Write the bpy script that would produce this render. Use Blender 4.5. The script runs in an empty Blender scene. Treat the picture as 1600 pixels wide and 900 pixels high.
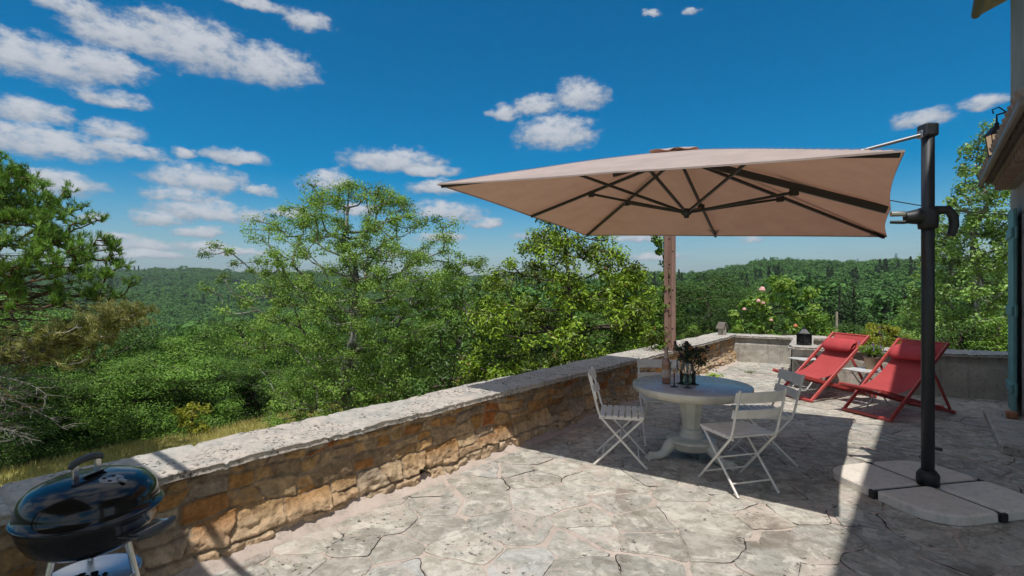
import bpy, math, random
import numpy as np
from mathutils import Vector, Matrix
PI = math.pi
R = math.radians
random.seed(7)
S = bpy.context.scene
COL = S.collection

# ------------------------------------------------------------------ frame
# World axes = survey frame: the photographer stands at (0,0,1.6) and looks along +Y.
# The terrace is turned 39 degrees: u runs across it (house at +u), v along it.
F, H = 800.0, 1.6
TA = R(39.0)
UH = (math.cos(TA), -math.sin(TA))
VH = (math.sin(TA), math.cos(TA))
def UV(u, v, z=0.0): return Vector((u*UH[0]+v*VH[0], u*UH[1]+v*VH[1], z))
def G(px, py, z=0.0):
    d = F*(H-z)/(py-450.0)
    return Vector(((px-800.0)/F*d, d, z))
SUN_U, SUN_V = -0.165, 0.36       # shift of a shadow per metre of height
SX = SUN_U*UH[0]+SUN_V*VH[0]
SY = SUN_U*UH[1]+SUN_V*VH[1]

# ------------------------------------------------------------------ noise
def _h(ix, iy, iz, seed):
    n = (ix*374761393 + iy*668265263 + iz*2147483647 + seed*1274126177) & 0xffffffff
    n = ((n ^ (n >> 13))*1274126177) & 0xffffffff
    n = (n ^ (n >> 16)) & 0xffff
    return n/65535.0
def vnoise(p, seed=0):
    p = np.asarray(p, float)
    if p.shape[-1] == 2: p = np.concatenate([p, np.zeros(p.shape[:-1]+(1,))], -1)
    i = np.floor(p).astype(np.int64); f = p-i; f = f*f*(3-2*f)
    out = 0
    for a in (0, 1):
        for b in (0, 1):
            for c in (0, 1):
                w = (f[..., 0] if a else 1-f[..., 0])*(f[..., 1] if b else 1-f[..., 1])*(f[..., 2] if c else 1-f[..., 2])
                out = out + w*_h(i[..., 0]+a, i[..., 1]+b, i[..., 2]+c, seed)
    return out*2-1
def fbm(p, o=4, seed=0):
    p = np.asarray(p, float); s = 0; a = 1; t = 0
    for k in range(o):
        s = s+a*vnoise(p*(2.03**k)+k*17.3, seed+k); t += a; a *= .5
    return s/t
def sstep(a, b, x):
    t = np.clip((x-a)/(b-a), 0, 1); return t*t*(3-2*t)

# ------------------------------------------------------------------ materials
def mat(name):
    m = bpy.data.materials.new(name); m.use_nodes = True
    nt = m.node_tree; nt.nodes.clear()
    return m, nt
class NT:
    def __init__(s, nt): s.nt = nt
    def n(s, t, **k):
        x = s.nt.nodes.new(t)
        ins = k.pop('i', {})
        for a, b in k.items(): setattr(x, a, b)
        for a, b in ins.items():
            if isinstance(b, bpy.types.NodeSocket): s.nt.links.new(b, x.inputs[a])
            else: x.inputs[a].default_value = b
        return x
    def math(s, op, a, b=0.0, c=0.0, clamp=False):
        x = s.nt.nodes.new('ShaderNodeMath'); x.operation = op; x.use_clamp = clamp
        for k, v in enumerate((a, b, c)):
            if isinstance(v, bpy.types.NodeSocket): s.nt.links.new(v, x.inputs[k])
            else: x.inputs[k].default_value = v
        return x.outputs[0]
    def mix(s, f, a, b, blend='MIX'):
        x = s.nt.nodes.new('ShaderNodeMix'); x.data_type = 'RGBA'; x.blend_type = blend
        for k, v in ((0, f), (6, a), (7, b)):
            if isinstance(v, bpy.types.NodeSocket): s.nt.links.new(v, x.inputs[k])
            else: x.inputs[k].default_value = v if k == 0 else (*v, 1) if len(v) == 3 else v
        return x.outputs[2]
    def noise(s, vec, scale, detail=4, rough=.55, dist=0.0):
        return s.n('ShaderNodeTexNoise', i={'Vector': vec, 'Scale': scale, 'Detail': detail, 'Roughness': rough, 'Distortion': dist}).outputs[0]
    def ramp(s, f, a, b):
        return s.n('ShaderNodeMapRange', interpolation_type='SMOOTHSTEP', i={'Value': f, 'From Min': a, 'From Max': b}).outputs[0]
    def out(s, sh, vol=None):
        o = s.n('ShaderNodeOutputMaterial')
        if sh: s.nt.links.new(sh, o.inputs['Surface'])
        if vol: s.nt.links.new(vol, o.inputs['Volume'])
    def bump(s, h, strength=.5, dist=.01):
        return s.n('ShaderNodeBump', i={'Height': h, 'Strength': strength, 'Distance': dist}).outputs[0]
    def geo(s): return s.n('ShaderNodeNewGeometry').outputs['Position']
    def obj(s): return s.n('ShaderNodeTexCoord').outputs['Object']

def paint(name, col, rough=.5, metal=0.0, var=.12, scale=9.0, bump=.0, spec=.5, coat=0.0, wear=None):
    m, nt = mat(name); t = NT(nt); v = t.obj()
    n1 = t.noise(v, scale, 5)
    c = t.mix(t.ramp(n1, .3, .7), tuple(x*(1-var) for x in col), tuple(min(1, x*(1+var)) for x in col))
    if wear:
        n2 = t.noise(v, scale*4, 6, .7)
        c = t.mix(t.ramp(n2, .60, .70), c, wear)
    kw = {'Base Color': c, 'Roughness': t.math('MULTIPLY_ADD', n1, .2, rough-.1), 'Metallic': metal, 'Specular IOR Level': spec, 'Coat Weight': coat, 'Coat Roughness': .05}
    if bump: kw['Normal'] = t.bump(t.noise(v, scale*8, 4), bump, .004)
    t.out(t.n('ShaderNodeBsdfPrincipled', i=kw).outputs[0])
    return m

def fabric(name, col, transl=.0, weave=500.0, rough=.85, tcol=None):
    m, nt = mat(name); t = NT(nt); v = t.obj()
    n1 = t.noise(v, 3.5, 5, .6)
    n2 = t.noise(v, weave, 2)
    c = t.mix(t.ramp(n1, .3, .7), tuple(x*.9 for x in col), tuple(x*1.08 for x in col))
    nb = t.bump(t.math('ADD', t.math('MULTIPLY', n2, .15), t.noise(v, 6.0, 3)), .35, .02)
    p = t.n('ShaderNodeBsdfPrincipled', i={'Base Color': c, 'Roughness': rough, 'Specular IOR Level': .2, 'Normal': nb}).outputs[0]
    if transl:
        tr = t.n('ShaderNodeBsdfTranslucent', i={'Color': (*tcol, 1) if tcol else c, 'Normal': nb}).outputs[0]
        p = t.n('ShaderNodeMixShader', i={0: transl, 1: p, 2: tr}).outputs[0]
    t.out(p); return m

def leafmat(name, dark, mid, light, transl=.3, rough=.5, spec=.4, brown=None):
    m, nt = mat(name); t = NT(nt)
    a = t.n('ShaderNodeAttribute', attribute_name='tint').outputs['Fac']
    rnd = t.n('ShaderNodeObjectInfo').outputs['Random']
    a2 = t.math('ADD', a, t.math('MULTIPLY_ADD', rnd, .3, -.15))
    c = t.mix(t.ramp(a2, 0.05, .55), dark, mid)
    c = t.mix(t.ramp(a2, .55, 1.0), c, light)
    if brown: c = t.mix(t.ramp(a, .955, .965), c, brown)
    p = t.n('ShaderNodeBsdfPrincipled', i={'Base Color': c, 'Roughness': rough, 'Specular IOR Level': spec}).outputs[0]
    tc = t.mix(1.0, c, (1.25, 1.15, .5), 'MULTIPLY')
    tr = t.n('ShaderNodeBsdfTranslucent', i={'Color': tc}).outputs[0]
    t.out(t.n('ShaderNodeMixShader', i={0: transl, 1: p, 2: tr}).outputs[0])
    return m

def glass(name, col=(1, 1, 1), rough=.02, mixt=.8):
    m, nt = mat(name); t = NT(nt)
    g = t.n('ShaderNodeBsdfGlossy', i={'Roughness': rough}).outputs[0]
    tr = t.n('ShaderNodeBsdfTransparent', i={'Color': (*col, 1)}).outputs[0]
    fr = t.n('ShaderNodeFresnel', i={'IOR': 1.45}).outputs[0]
    f = t.math('MULTIPLY_ADD', fr, .9, .03, clamp=True)
    t.out(t.n('ShaderNodeMixShader', i={0: f, 1: tr, 2: g}).outputs[0])
    return m

def m_flagstone():
    m, nt = mat('flagstone'); t = NT(nt); v = t.obj()
    a = t.n('ShaderNodeAttribute', attribute_name='stone').outputs['Color']
    n1 = t.noise(v, 2.3, 6, .65); n2 = t.noise(v, 9.0, 6, .7, .6); n3 = t.noise(v, 45.0, 4, .7)
    c = t.mix(t.ramp(n2, .38, .62), t.mix(1.0, a, (.66, .655, .62), 'MULTIPLY'), a)
    c = t.mix(t.math('MULTIPLY', t.ramp(t.noise(v, 2.9, 7, .74, .8), .51, .60), .6), c, (.55, .46, .395))          # smears of pink mortar
    c = t.mix(t.math('MULTIPLY', t.ramp(t.noise(v, 4.1, 6, .7, 1.0), .52, .66), .55), c, (.26, .255, .235))  # grey lichen
    c = t.mix(t.math('MULTIPLY', t.ramp(t.noise(v, 5.0, 6, .72, .6), .53, .62), .7), c, (.66, .62, .53))
    c = t.mix(t.math('MULTIPLY', t.ramp(t.noise(v, 19.0, 5, .75), .56, .67), .38), c, (.27, .255, .22))
    sp = t.math('MULTIPLY', t.ramp(t.noise(v, 30.0, 3, .6), .60, .66), t.ramp(t.noise(v, 3.0, 3), .46, .60))
    c = t.mix(t.math('MULTIPLY', sp, .85), c, (.045, .047, .045))
    c = t.mix(t.math('MULTIPLY', t.ramp(n3, .52, .75), .3), c, (.2, .18, .15))
    st = t.math('MULTIPLY', t.ramp(t.noise(v, 1.1, 8, .72, 1.2), .535, .64), .62)
    c = t.mix(st, c, (.17, .135, .105))
    hgt = t.math('ADD', t.math('MULTIPLY', n2, 1.0), t.math('MULTIPLY', n3, .45))
    p = t.n('ShaderNodeBsdfPrincipled', i={'Base Color': c, 'Roughness': .88, 'Specular IOR Level': .12, 'Normal': t.bump(hgt, .65, .022)})
    t.out(p.outputs[0]); return m
def m_mortar():
    m, nt = mat('pink_mortar'); t = NT(nt); v = t.obj()
    n1 = t.noise(v, 3.0, 6, .65); n2 = t.noise(v, 40.0, 5, .7); n3 = t.noise(v, 8.0, 5, .7)
    c = t.mix(t.ramp(n1, .3, .7), (.47, .39, .335), (.58, .48, .41))
    c = t.mix(t.math('MULTIPLY', t.ramp(n3, .50, .64), .7), c, (.34, .30, .25))
    c = t.mix(t.math('MULTIPLY', t.ramp(n2, .58, .72), .5), c, (.16, .12, .10))
    p = t.n('ShaderNodeBsdfPrincipled', i={'Base Color': c, 'Roughness': .9, 'Specular IOR Level': .2, 'Normal': t.bump(t.math('ADD', n2, n3), .7, .012)})
    t.out(p.outputs[0]); return m
def m_rubble():
    m, nt = mat('rubble_masonry'); t = NT(nt); v = t.obj()
    a = t.n('ShaderNodeAttribute', attribute_name='stone').outputs['Color']
    n1 = t.noise(v, 16.0, 6, .7); n2 = t.noise(v, 70.0, 4, .7)
    c = t.mix(t.ramp(n1, .32, .68), t.mix(1.0, a, (.62, .58, .54), 'MULTIPLY'), t.mix(1.0, a, (1.15, 1.1, 1.05), 'MULTIPLY'))
    c = t.mix(t.math('MULTIPLY', t.ramp(t.noise(v, 7.0, 5, .7), .56, .70), .5), c, (.30, .26, .20))
    c = t.mix(t.math('MULTIPLY', t.ramp(n2, .6, .75), .5), c, (.08, .065, .05))
    p = t.n('ShaderNodeBsdfPrincipled', i={'Base Color': c, 'Roughness': .9, 'Specular IOR Level': .2, 'Normal': t.bump(t.math('ADD', n1, t.math('MULTIPLY', n2, .5)), .8, .02)})
    t.out(p.outputs[0]); return m
def m_coping():
    m, nt = mat('weathered_coping'); t = NT(nt); v = t.obj()
    n1 = t.noise(v, 2.2, 6, .65); n2 = t.noise(v, 11.0, 6, .7, .4); n3 = t.noise(v, 38.0, 4, .65)
    c = t.mix(t.ramp(n1, .35, .65), (.47, .44, .385), (.54, .465, .395))
    c = t.mix(t.math('MULTIPLY', t.ramp(n2, .45, .62), .75), c, (.34, .33, .30))
    c = t.mix(t.math('MULTIPLY', t.ramp(t.noise(v, 5.0, 5, .7), .55, .66), .45), c, (.64, .60, .535))
    sp = t.math('MULTIPLY', t.ramp(n3, .54, .60), t.ramp(t.noise(v, 3.2, 3), .38, .58))
    c = t.mix(t.math('MULTIPLY', sp, .88), c, (.05, .048, .042))
    p = t.n('ShaderNodeBsdfPrincipled', i={'Base Color': c, 'Roughness': .9, 'Specular IOR Level': .2, 'Normal': t.bump(t.math('ADD', n2, t.math('MULTIPLY', n3, .6)), .8, .02)})
    t.out(p.outputs[0]); return m
def m_render(name, c0, c1, stain, sc=3.0):
    m, nt = mat(name); t = NT(nt); v = t.obj()
    n1 = t.noise(v, sc, 6, .65); n2 = t.noise(v, sc*8, 6, .7); n3 = t.noise(v, sc*25, 4)
    c = t.mix(t.ramp(n1, .35, .65), c0, c1)
    c = t.mix(t.math('MULTIPLY', t.ramp(n2, .50, .66), .6), c, stain)
    mp = t.n('ShaderNodeMapping', i={'Vector': v, 'Scale': (6, 6, .6)}).outputs[0]
    c = t.mix(t.math('MULTIPLY', t.ramp(t.noise(mp, 2.0, 5), .52, .66), .45), c, stain)
    p = t.n('ShaderNodeBsdfPrincipled', i={'Base Color': c, 'Roughness': .92, 'Specular IOR Level': .2, 'Normal': t.bump(t.math('ADD', n2, n3), .6, .015)})
    t.out(p.outputs[0]); return m
def m_wood(name, c0, c1, ax=2, sc=14.0, rough=.6):
    m, nt = mat(name); t = NT(nt); v = t.obj()
    s = [sc, sc, sc]; s[ax] = sc*.06
    mp = t.n('ShaderNodeMapping', i={'Vector': v, 'Scale': tuple(s)}).outputs[0]
    n1 = t.noise(mp, 1.0, 6, .65, .8); n2 = t.noise(v, 4.0, 4)
    c = t.mix(t.ramp(n1, .3, .7), c0, c1)
    c = t.mix(t.math('MULTIPLY', t.ramp(n2, .5, .7), .4), c, tuple(x*.5 for x in c0))
    t.out(t.n('ShaderNodeBsdfPrincipled', i={'Base Color': c, 'Roughness': rough, 'Normal': t.bump(n1, .3, .004)}).outputs[0])
    return m
def m_bark(name, c0, c1, patch=None):
    m, nt = mat(name); t = NT(nt); v = t.obj()
    mp = t.n('ShaderNodeMapping', i={'Vector': v, 'Scale': (1, 1, .35)}).outputs[0]
    n1 = t.noise(mp, 14.0, 5, .7)
    c = t.mix(t.ramp(n1, .35, .65), c0, c1)
    if patch: c = t.mix(t.ramp(t.noise(v, 3.0, 5, .7), .50, .56), c, patch)
    t.out(t.n('ShaderNodeBsdfPrincipled', i={'Base Color': c, 'Roughness': .95, 'Specular IOR Level': .1, 'Normal': t.bump(n1, .8, .03)}).outputs[0])
    return m
def m_ground():
    m, nt = mat('meadow_and_woodland_ground'); t = NT(nt); v = t.geo()
    a = t.n('ShaderNodeAttribute', attribute_name='straw').outputs['Fac']
    n1 = t.noise(v, .7, 6, .7); n2 = t.noise(v, 9.0, 5, .7)
    straw = t.mix(t.ramp(n1, .35, .65), (.40, .35, .13), (.31, .31, .10))
    straw = t.mix(t.math('MULTIPLY', t.ramp(n2, .5, .7), .5), straw, (.12, .11, .04))
    wood = t.mix(t.ramp(t.noise(v, .05, 5, .7), .35, .65), (.018, .035, .010), (.03, .055, .014))
    c = t.mix(a, wood, straw)
    t.out(t.n('ShaderNodeBsdfPrincipled', i={'Base Color': c, 'Roughness': 1.0, 'Specular IOR Level': .05, 'Normal': t.bump(n2, .8, .05)}).outputs[0])
    return m
def m_chrome(name, col, rough): return paint(name, col, rough, 1.0, .05)
def m_emit(name, col, st):
    m, nt = mat(name); t = NT(nt); t.out(t.n('ShaderNodeEmission', i={'Color': (*col, 1), 'Strength': st}).outputs[0]); return m

M = dict(
    flag=m_flagstone(), mortar=m_mortar(), rubble=m_rubble(), coping=m_coping(),
    crack=paint('joint_crack', (.03, .026, .022), .95), hole=paint('dark_hole', (.012, .010, .008), 1.0),
    plaster=m_render('grey_wall_render', (.41, .375, .32), (.52, .475, .405), (.22, .205, .18)),
    facade=m_render('house_render', (.30, .27, .24), (.36, .325, .29), (.24, .21, .18), 1.5),
    anth=paint('anthracite_metal', (.035, .037, .042), .45, .2, .1, 20), blackplastic=paint('black_plastic', (.018, .018, .02), .5),
    canopy=fabric('taupe_canopy_cloth', (.57, .47, .43), .32, tcol=(.33, .155, .095)), red=paint('red_lacquered_wood', (.47, .07, .06), .38, 0, .12, 12),
    redcloth=fabric('red_mesh_cloth', (.53, .085, .085), .15), redpillow=fabric('red_pillow_cloth', (.50, .07, .075)),
    slab=m_render('cream_weight_slab', (.76, .68, .585), (.82, .745, .65), (.58, .52, .45), 4.0),
    white=paint('cream_chair_paint', (.76, .71, .64), .42, 0, .08, 14, wear=(.50, .43, .36)),
    tableside=paint('cream_table_paint', (.62, .58, .49), .5, 0, .12, 7, .2, wear=(.34, .30, .24)),
    tabletop=paint('grey_table_paint', (.42, .425, .44), .28, 0, .10, 5),
    enamel=paint('black_enamel', (.008, .008, .009), .16, 0, .1, 4, 0, .42, .25),
    alum=m_chrome('aluminium', (.72, .73, .74), .3), alud=m_chrome('dull_aluminium', (.33, .33, .34), .55),
    ventgrey=paint('dull_grey_metal', (.34, .34, .35), .5, .3), handle=paint('grey_nylon', (.06, .062, .065), .5), ash=paint('charcoal_ash', (.02, .018, .016), 1, 0, .5, 40, .6),
    postw=m_wood('pinkish_brown_steel', (.24, .135, .10), (.34, .21, .165)), paleW=m_wood('pale_weathered_wood', (.36, .31, .25), (.50, .44, .36)),
    teal=m_wood('teal_shutter_paint', (.11, .27, .25), (.15, .33, .31)), orangeW=m_wood('orange_brown_wood', (.30, .12, .05), (.40, .18, .08)),
    iron=paint('black_iron', (.02, .02, .022), .5, .4), terracotta=m_render('clay_tiles', (.30, .22, .17), (.38, .29, .23), (.20, .17, .14), 5),
    gutterm=paint('grey_zinc', (.10, .095, .09), .6, .2), soffit=m_wood('grey_soffit_wood', (.14, .115, .095), (.21, .18, .15), 1), lampglass=m_emit('lit_lamp_glass', (1.0, .72, .46), .36), frosted=paint('frosted_pane', (.52, .48, .42), .3),
    wicker=m_wood('wicker_pot', (.27, .19, .12), (.42, .32, .22), 0, 60), rose_wine=paint('rose_wine', (.75, .33, .20), .1, 0, .03, spec=.5),
    foil=paint('pink_foil', (.50, .36, .30), .35, .3), label=paint('bottle_label', (.62, .45, .36), .6),
    glass=glass('clear_glass'), stem=glass('smoked_stem', (.25, .3, .33)), water=glass('greenish_water', (.55, .62, .42)),
    purple=paint('dark_purple_petal', (.06, .03, .045), .7, 0, .4, 30), pinkpetal=paint('pink_petal', (.75, .42, .38), .6, 0, .15, 30), orangepetal=paint('orange_petal', (.6, .2, .08), .6, 0, .15, 30), lavender=paint('lavender_petal', (.22, .17, .33), .7, 0, .3, 40),
    ground=m_ground(), cable=paint('cable_black', (.02, .02, .02), .6),
    bark=m_bark('grey_brown_bark', (.06, .048, .036), (.13, .105, .08)), barkpale=m_bark('lichened_bark', (.09, .08, .065), (.20, .185, .15), (.34, .34, .29)),
    deadwood=m_bark('dead_grey_wood', (.19, .17, .15), (.32, .30, .27)), pinebark=m_bark('pine_bark', (.07, .045, .03), (.16, .10, .065)),
    stem_green=paint('green_stem', (.05, .085, .03), .7),
    straw=leafmat('dry_grass_blades', (.33, .29, .10), (.47, .41, .16), (.33, .35, .11), .25, .8, .1),
    l_wood=leafmat('woodland_leaves', (0.047, 0.087, 0.012), (0.147, 0.271, 0.038), (0.224, 0.414, 0.058), .20, .5, .35),
    l_airy=leafmat('airy_leaves', (0.094, 0.152, 0.027), (0.212, 0.342, 0.062), (0.303, 0.488, 0.088), .28, .5, .35),
    l_mag=leafmat('magnolia_leaves', (0.059, 0.088, 0.006), (0.244, 0.369, 0.026), (0.358, 0.542, 0.038), .18, .48, .45, (.22, .10, .03)),
    l_pine=leafmat('pine_needles', (0.042, 0.075, 0.010), (0.134, 0.244, 0.032), (0.204, 0.371, 0.048), .15, .55, .3),
    l_pineold=leafmat('browned_needles', (0.097, 0.117, 0.032), (0.253, 0.270, 0.092), (0.414, 0.391, 0.161), .25, .6, .2),
    l_bushy=leafmat('bright_bush_leaves', (0.077, 0.137, 0.018), (0.182, 0.325, 0.042), (0.255, 0.456, 0.059), .24, .5, .35),
    l_yel=leafmat('yellow_bush_leaves', (0.184, 0.218, 0.023), (0.322, 0.345, 0.034), (0.483, 0.483, 0.057), .35, .5, .35),
    l_poplar=leafmat('poplar_leaves', (0.090, 0.146, 0.035), (0.208, 0.336, 0.081), (0.306, 0.493, 0.118), .28, .4, .45),
    l_con=leafmat('conifer_needles', (0.026, 0.048, 0.017), (0.043, 0.078, 0.027), (0.066, 0.120, 0.042), .1, .6, .25),
    l_far=leafmat('far_wood_leaves', (0.035, 0.075, 0.019), (0.091, 0.193, 0.048), (0.130, 0.277, 0.069), .2, .7, .2),
    l_dark=leafmat('dark_green_leaves', (0.024, 0.048, 0.008), (0.071, 0.143, 0.023), (0.109, 0.217, 0.035), .18, .5, .35),
    l_rose=leafmat('rose_leaves', (.10, .20, .03), (.20, .36, .05), (.36, .48, .10), .35, .45, .4),
    l_bouq=leafmat('bouquet_leaves', (.02, .04, .02), (.04, .065, .035), (.07, .09, .055), .2, .6, .2),
)

# ------------------------------------------------------------------ mesh builder
class MB:
    def __init__(s): s.v = []; s.f = []; s.sm = []; s.mi = []; s.M = Matrix.Identity(4)
    def add(s, vs, fs, smooth=False, mi=0):
        b = len(s.v)
        s.v += [tuple(s.M @ Vector(p)) for p in vs]
        for f in fs: s.f.append([i+b for i in f]); s.sm.append(smooth); s.mi.append(mi)
        return s
    def box(s, c, h, rot=None, b=.004, mi=0):
        hx, hy, hz = h; b = min(b, .45*min(h))
        vs = []; ix = {}
        for sx in (-1, 1):
            for sy in (-1, 1):
                for sz in (-1, 1):
                    for a in range(3):
                        p = [sx*(hx-(0 if a == 0 else b)), sy*(hy-(0 if a == 1 else b)), sz*(hz-(0 if a == 2 else b))]
                        ix[(sx, sy, sz, a)] = len(vs); vs.append(p)
        fs = []
        sg = [(-1, -1), (1, -1), (1, 1), (-1, 1)]
        for a in range(3):
            o = [k for k in range(3) if k != a]
            for q in (-1, 1):
                f = []
                for (m, n) in sg:
                    k = [0, 0, 0]; k[a] = q; k[o[0]] = m; k[o[1]] = n; f.append(ix[(*k, a)])
                fs.append(f)
        for a in range(3):
            o = [k for k in range(3) if k != a]
            for m in (-1, 1):
                for n in (-1, 1):
                    k = [0, 0, 0]; k[o[0]] = m; k[o[1]] = n
                    k1 = k[:]; k1[a] = -1; k2 = k[:]; k2[a] = 1
                    fs.append([ix[(*k1, o[0])], ix[(*k2, o[0])], ix[(*k2, o[1])], ix[(*k1, o[1])]])
        for sx in (-1, 1):
            for sy in (-1, 1):
                for sz in (-1, 1): fs.append([ix[(sx, sy, sz, a)] for a in range(3)])
        out = []
        for f in fs:
            P = [Vector(vs[i]) for i in f]; n = (P[1]-P[0]).cross(P[2]-P[0])
            out.append(f if n.dot(sum(P, Vector())/len(P)) > 0 else f[::-1])
        T = Matrix.Translation(Vector(c)) @ (rot.to_4x4() if rot is not None else Matrix.Identity(4))
        return s.add([T @ Vector(p) for p in vs], out, False, mi)
    def bar(s, p, q, w, h, b=.003, up=(0, 0, 1), mi=0):
        p = Vector(p); q = Vector(q); d = q-p; L = d.length; x = d.normalized(); u = Vector(up)
        if abs(x.dot(u)) > .98: u = Vector((1, 0, 0))
        y = u.cross(x).normalized(); z = x.cross(y)
        return s.box((p+q)/2, (L/2, w/2, h/2), Matrix((x, y, z)).transposed(), b, mi)
    def tube(s, pts, r, n=10, cap=True, mi=0):
        pts = [Vector(p) for p in pts]; rs = r if isinstance(r, (list, tuple)) else [r]*len(pts)
        vs = []; fs = []; prev = None
        for i, p in enumerate(pts):
            t = (pts[min(i+1, len(pts)-1)]-pts[max(i-1, 0)]).normalized()
            if prev is None:
                a = Vector((0, 0, 1)) if abs(t.z) < .9 else Vector((1, 0, 0)); x = t.cross(a).normalized()
            else: x = (prev-t*prev.dot(t)).normalized()
            prev = x; y = t.cross(x)
            for k in range(n):
                an = 2*PI*k/n; vs.append(p+(x*math.cos(an)+y*math.sin(an))*rs[i])
        for i in range(len(pts)-1):
            for k in range(n): fs.append([i*n+k, i*n+(k+1) % n, (i+1)*n+(k+1) % n, (i+1)*n+k])
        s.add(vs, fs, True, mi)
        if cap:
            s.add(vs[:n], [list(range(n))[::-1]], False, mi); s.add(vs[-n:], [list(range(n))], False, mi)
        return s
    def lathe(s, prof, n=48, c=(0, 0, 0), sx=1.0, smooth=True, mi=0):
        c = Vector(c); vs = []; fs = []
        for (r, z) in prof:
            for k in range(n):
                a = 2*PI*k/n; vs.append(c+Vector((r*math.cos(a)*sx, r*math.sin(a), z)))
        for i in range(len(prof)-1):
            for k in range(n): fs.append([i*n+k, i*n+(k+1) % n, (i+1)*n+(k+1) % n, (i+1)*n+k])
        return s.add(vs, fs, smooth, mi)
    def prism(s, out, z0, z1, b=.0, mi=0):
        n = len(out); cx = sum(p[0] for p in out)/n; cy = sum(p[1] for p in out)/n
        def ins(p):
            d = math.hypot(p[0]-cx, p[1]-cy) or 1; k = 1-b/d; return (cx+(p[0]-cx)*k, cy+(p[1]-cy)*k)
        lay = [[(*p, z0) for p in out], [(*p, z1-b) for p in out]]
        if b: lay.append([(*ins(p), z1-b*.3) for p in out]); lay.append([(cx+(p[0]-cx)*(1-2.2*b/max(1e-6, math.hypot(p[0]-cx, p[1]-cy))), cy+(p[1]-cy)*(1-2.2*b/max(1e-6, math.hypot(p[0]-cx, p[1]-cy))), z1) for p in out])
        vs = [p for l in lay for p in l]; fs = []
        for i in range(len(lay)-1):
            for k in range(n): fs.append([i*n+k, i*n+(k+1) % n, (i+1)*n+(k+1) % n, (i+1)*n+k])
        s.add(vs, fs, False, mi); s.add(lay[-1], [list(range(n))], False, mi); s.add(lay[0], [list(range(n))[::-1]], False, mi)
        return s
    def ball(s, c, r, n=12, m=8, sc=(1, 1, 1), mi=0):
        prof = [(max(1e-4, math.sin(PI*i/m)), -math.cos(PI*i/m)) for i in range(m+1)]
        c = Vector(c); vs = []; fs = []
        for (q, z) in prof:
            for k in range(n): vs.append(c+Vector((q*math.cos(2*PI*k/n)*r*sc[0], q*math.sin(2*PI*k/n)*r*sc[1], z*r*sc[2])))
        for i in range(m):
            for k in range(n): fs.append([i*n+k, i*n+(k+1) % n, (i+1)*n+(k+1) % n, (i+1)*n+k])
        return s.add(vs, fs, True, mi)
    def build(s, name, m, parent=None):
        me = bpy.data.meshes.new(name); me.from_pydata(s.v, [], s.f)
        for x in (m if isinstance(m, (list, tuple)) else [m]): me.materials.append(x)
        me.polygons.foreach_set('use_smooth', s.sm); me.polygons.foreach_set('material_index', s.mi); me.update()
        return link(name, me, parent)
def link(name, me, parent=None):
    o = bpy.data.objects.new(name, me); COL.objects.link(o)
    if parent is not None: o.parent = parent
    return o
def tag(o, label=None, cat=None, group=None, kind=None):
    for k, v in (('label', label), ('category', cat), ('group', group), ('kind', kind)):
        if v: o[k] = v
    return o
def thing(name, label, cat, loc=(0, 0, 0), rz=0.0, group=None):
    o = bpy.data.objects.new(name, None); COL.objects.link(o); o.empty_display_size = .1
    o.location = loc; o.rotation_euler = (0, 0, rz)
    return tag(o, label, cat, group)
def dup(o, parent=None, mesh=None):
    c = o.copy(); COL.objects.link(c)
    if parent is not None: c.parent = parent
    for ch in list(o.children): dup(ch, c)
    return c
def np_mesh(name, V, Q, m, attrs=None, smooth=False):
    """V (n,3), Q (k,4) arrays"""
    me = bpy.data.meshes.new(name)
    me.vertices.add(len(V)); me.vertices.foreach_set('co', np.asarray(V, np.float32).ravel())
    w = Q.shape[1]
    me.loops.add(Q.size); me.loops.foreach_set('vertex_index', np.asarray(Q, np.int32).ravel())
    me.polygons.add(len(Q)); me.polygons.foreach_set('loop_start', np.arange(0, Q.size, w, dtype=np.int32)); me.polygons.foreach_set('loop_total', np.full(len(Q), w, np.int32))
    for x in (m if isinstance(m, (list, tuple)) else [m]): me.materials.append(x)
    me.polygons.foreach_set('use_smooth', np.full(len(Q), smooth))
    for k, (typ, arr) in (attrs or {}).items():
        a = me.attributes.new(k, typ, 'POINT')
        a.data.foreach_set('value' if typ == 'FLOAT' else 'color', np.asarray(arr, np.float32).ravel())
    me.update(calc_edges=True); me.validate()
    return me

# ------------------------------------------------------------------ foliage
def rvec(rng, n):
    a = rng.normal(size=(n, 3)); return a/np.linalg.norm(a, axis=1, keepdims=True)
def leaves(name, P, N, size, aspect, m, rng, tint=None, fold=.12):
    n = len(P); N = N/np.maximum(1e-6, np.linalg.norm(N, axis=1, keepdims=True))
    T = np.cross(N, rvec(rng, n)); T /= np.maximum(1e-6, np.linalg.norm(T, axis=1, keepdims=True)); B = np.cross(N, T)
    size = np.broadcast_to(np.asarray(size, float), (n,))[:, None]
    V = np.empty((n, 4, 3))
    V[:, 0] = P-T*size*.5; V[:, 2] = P+T*size*.5
    V[:, 1] = P+B*size*.5*aspect+N*size*fold; V[:, 3] = P-B*size*.5*aspect+N*size*fold
    Q = np.arange(n*4).reshape(n, 4)
    if tint is None: tint = rng.random(n)
    return np_mesh(name, V.reshape(-1, 3), Q, m, {'tint': ('FLOAT', np.repeat(tint, 4))})
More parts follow.
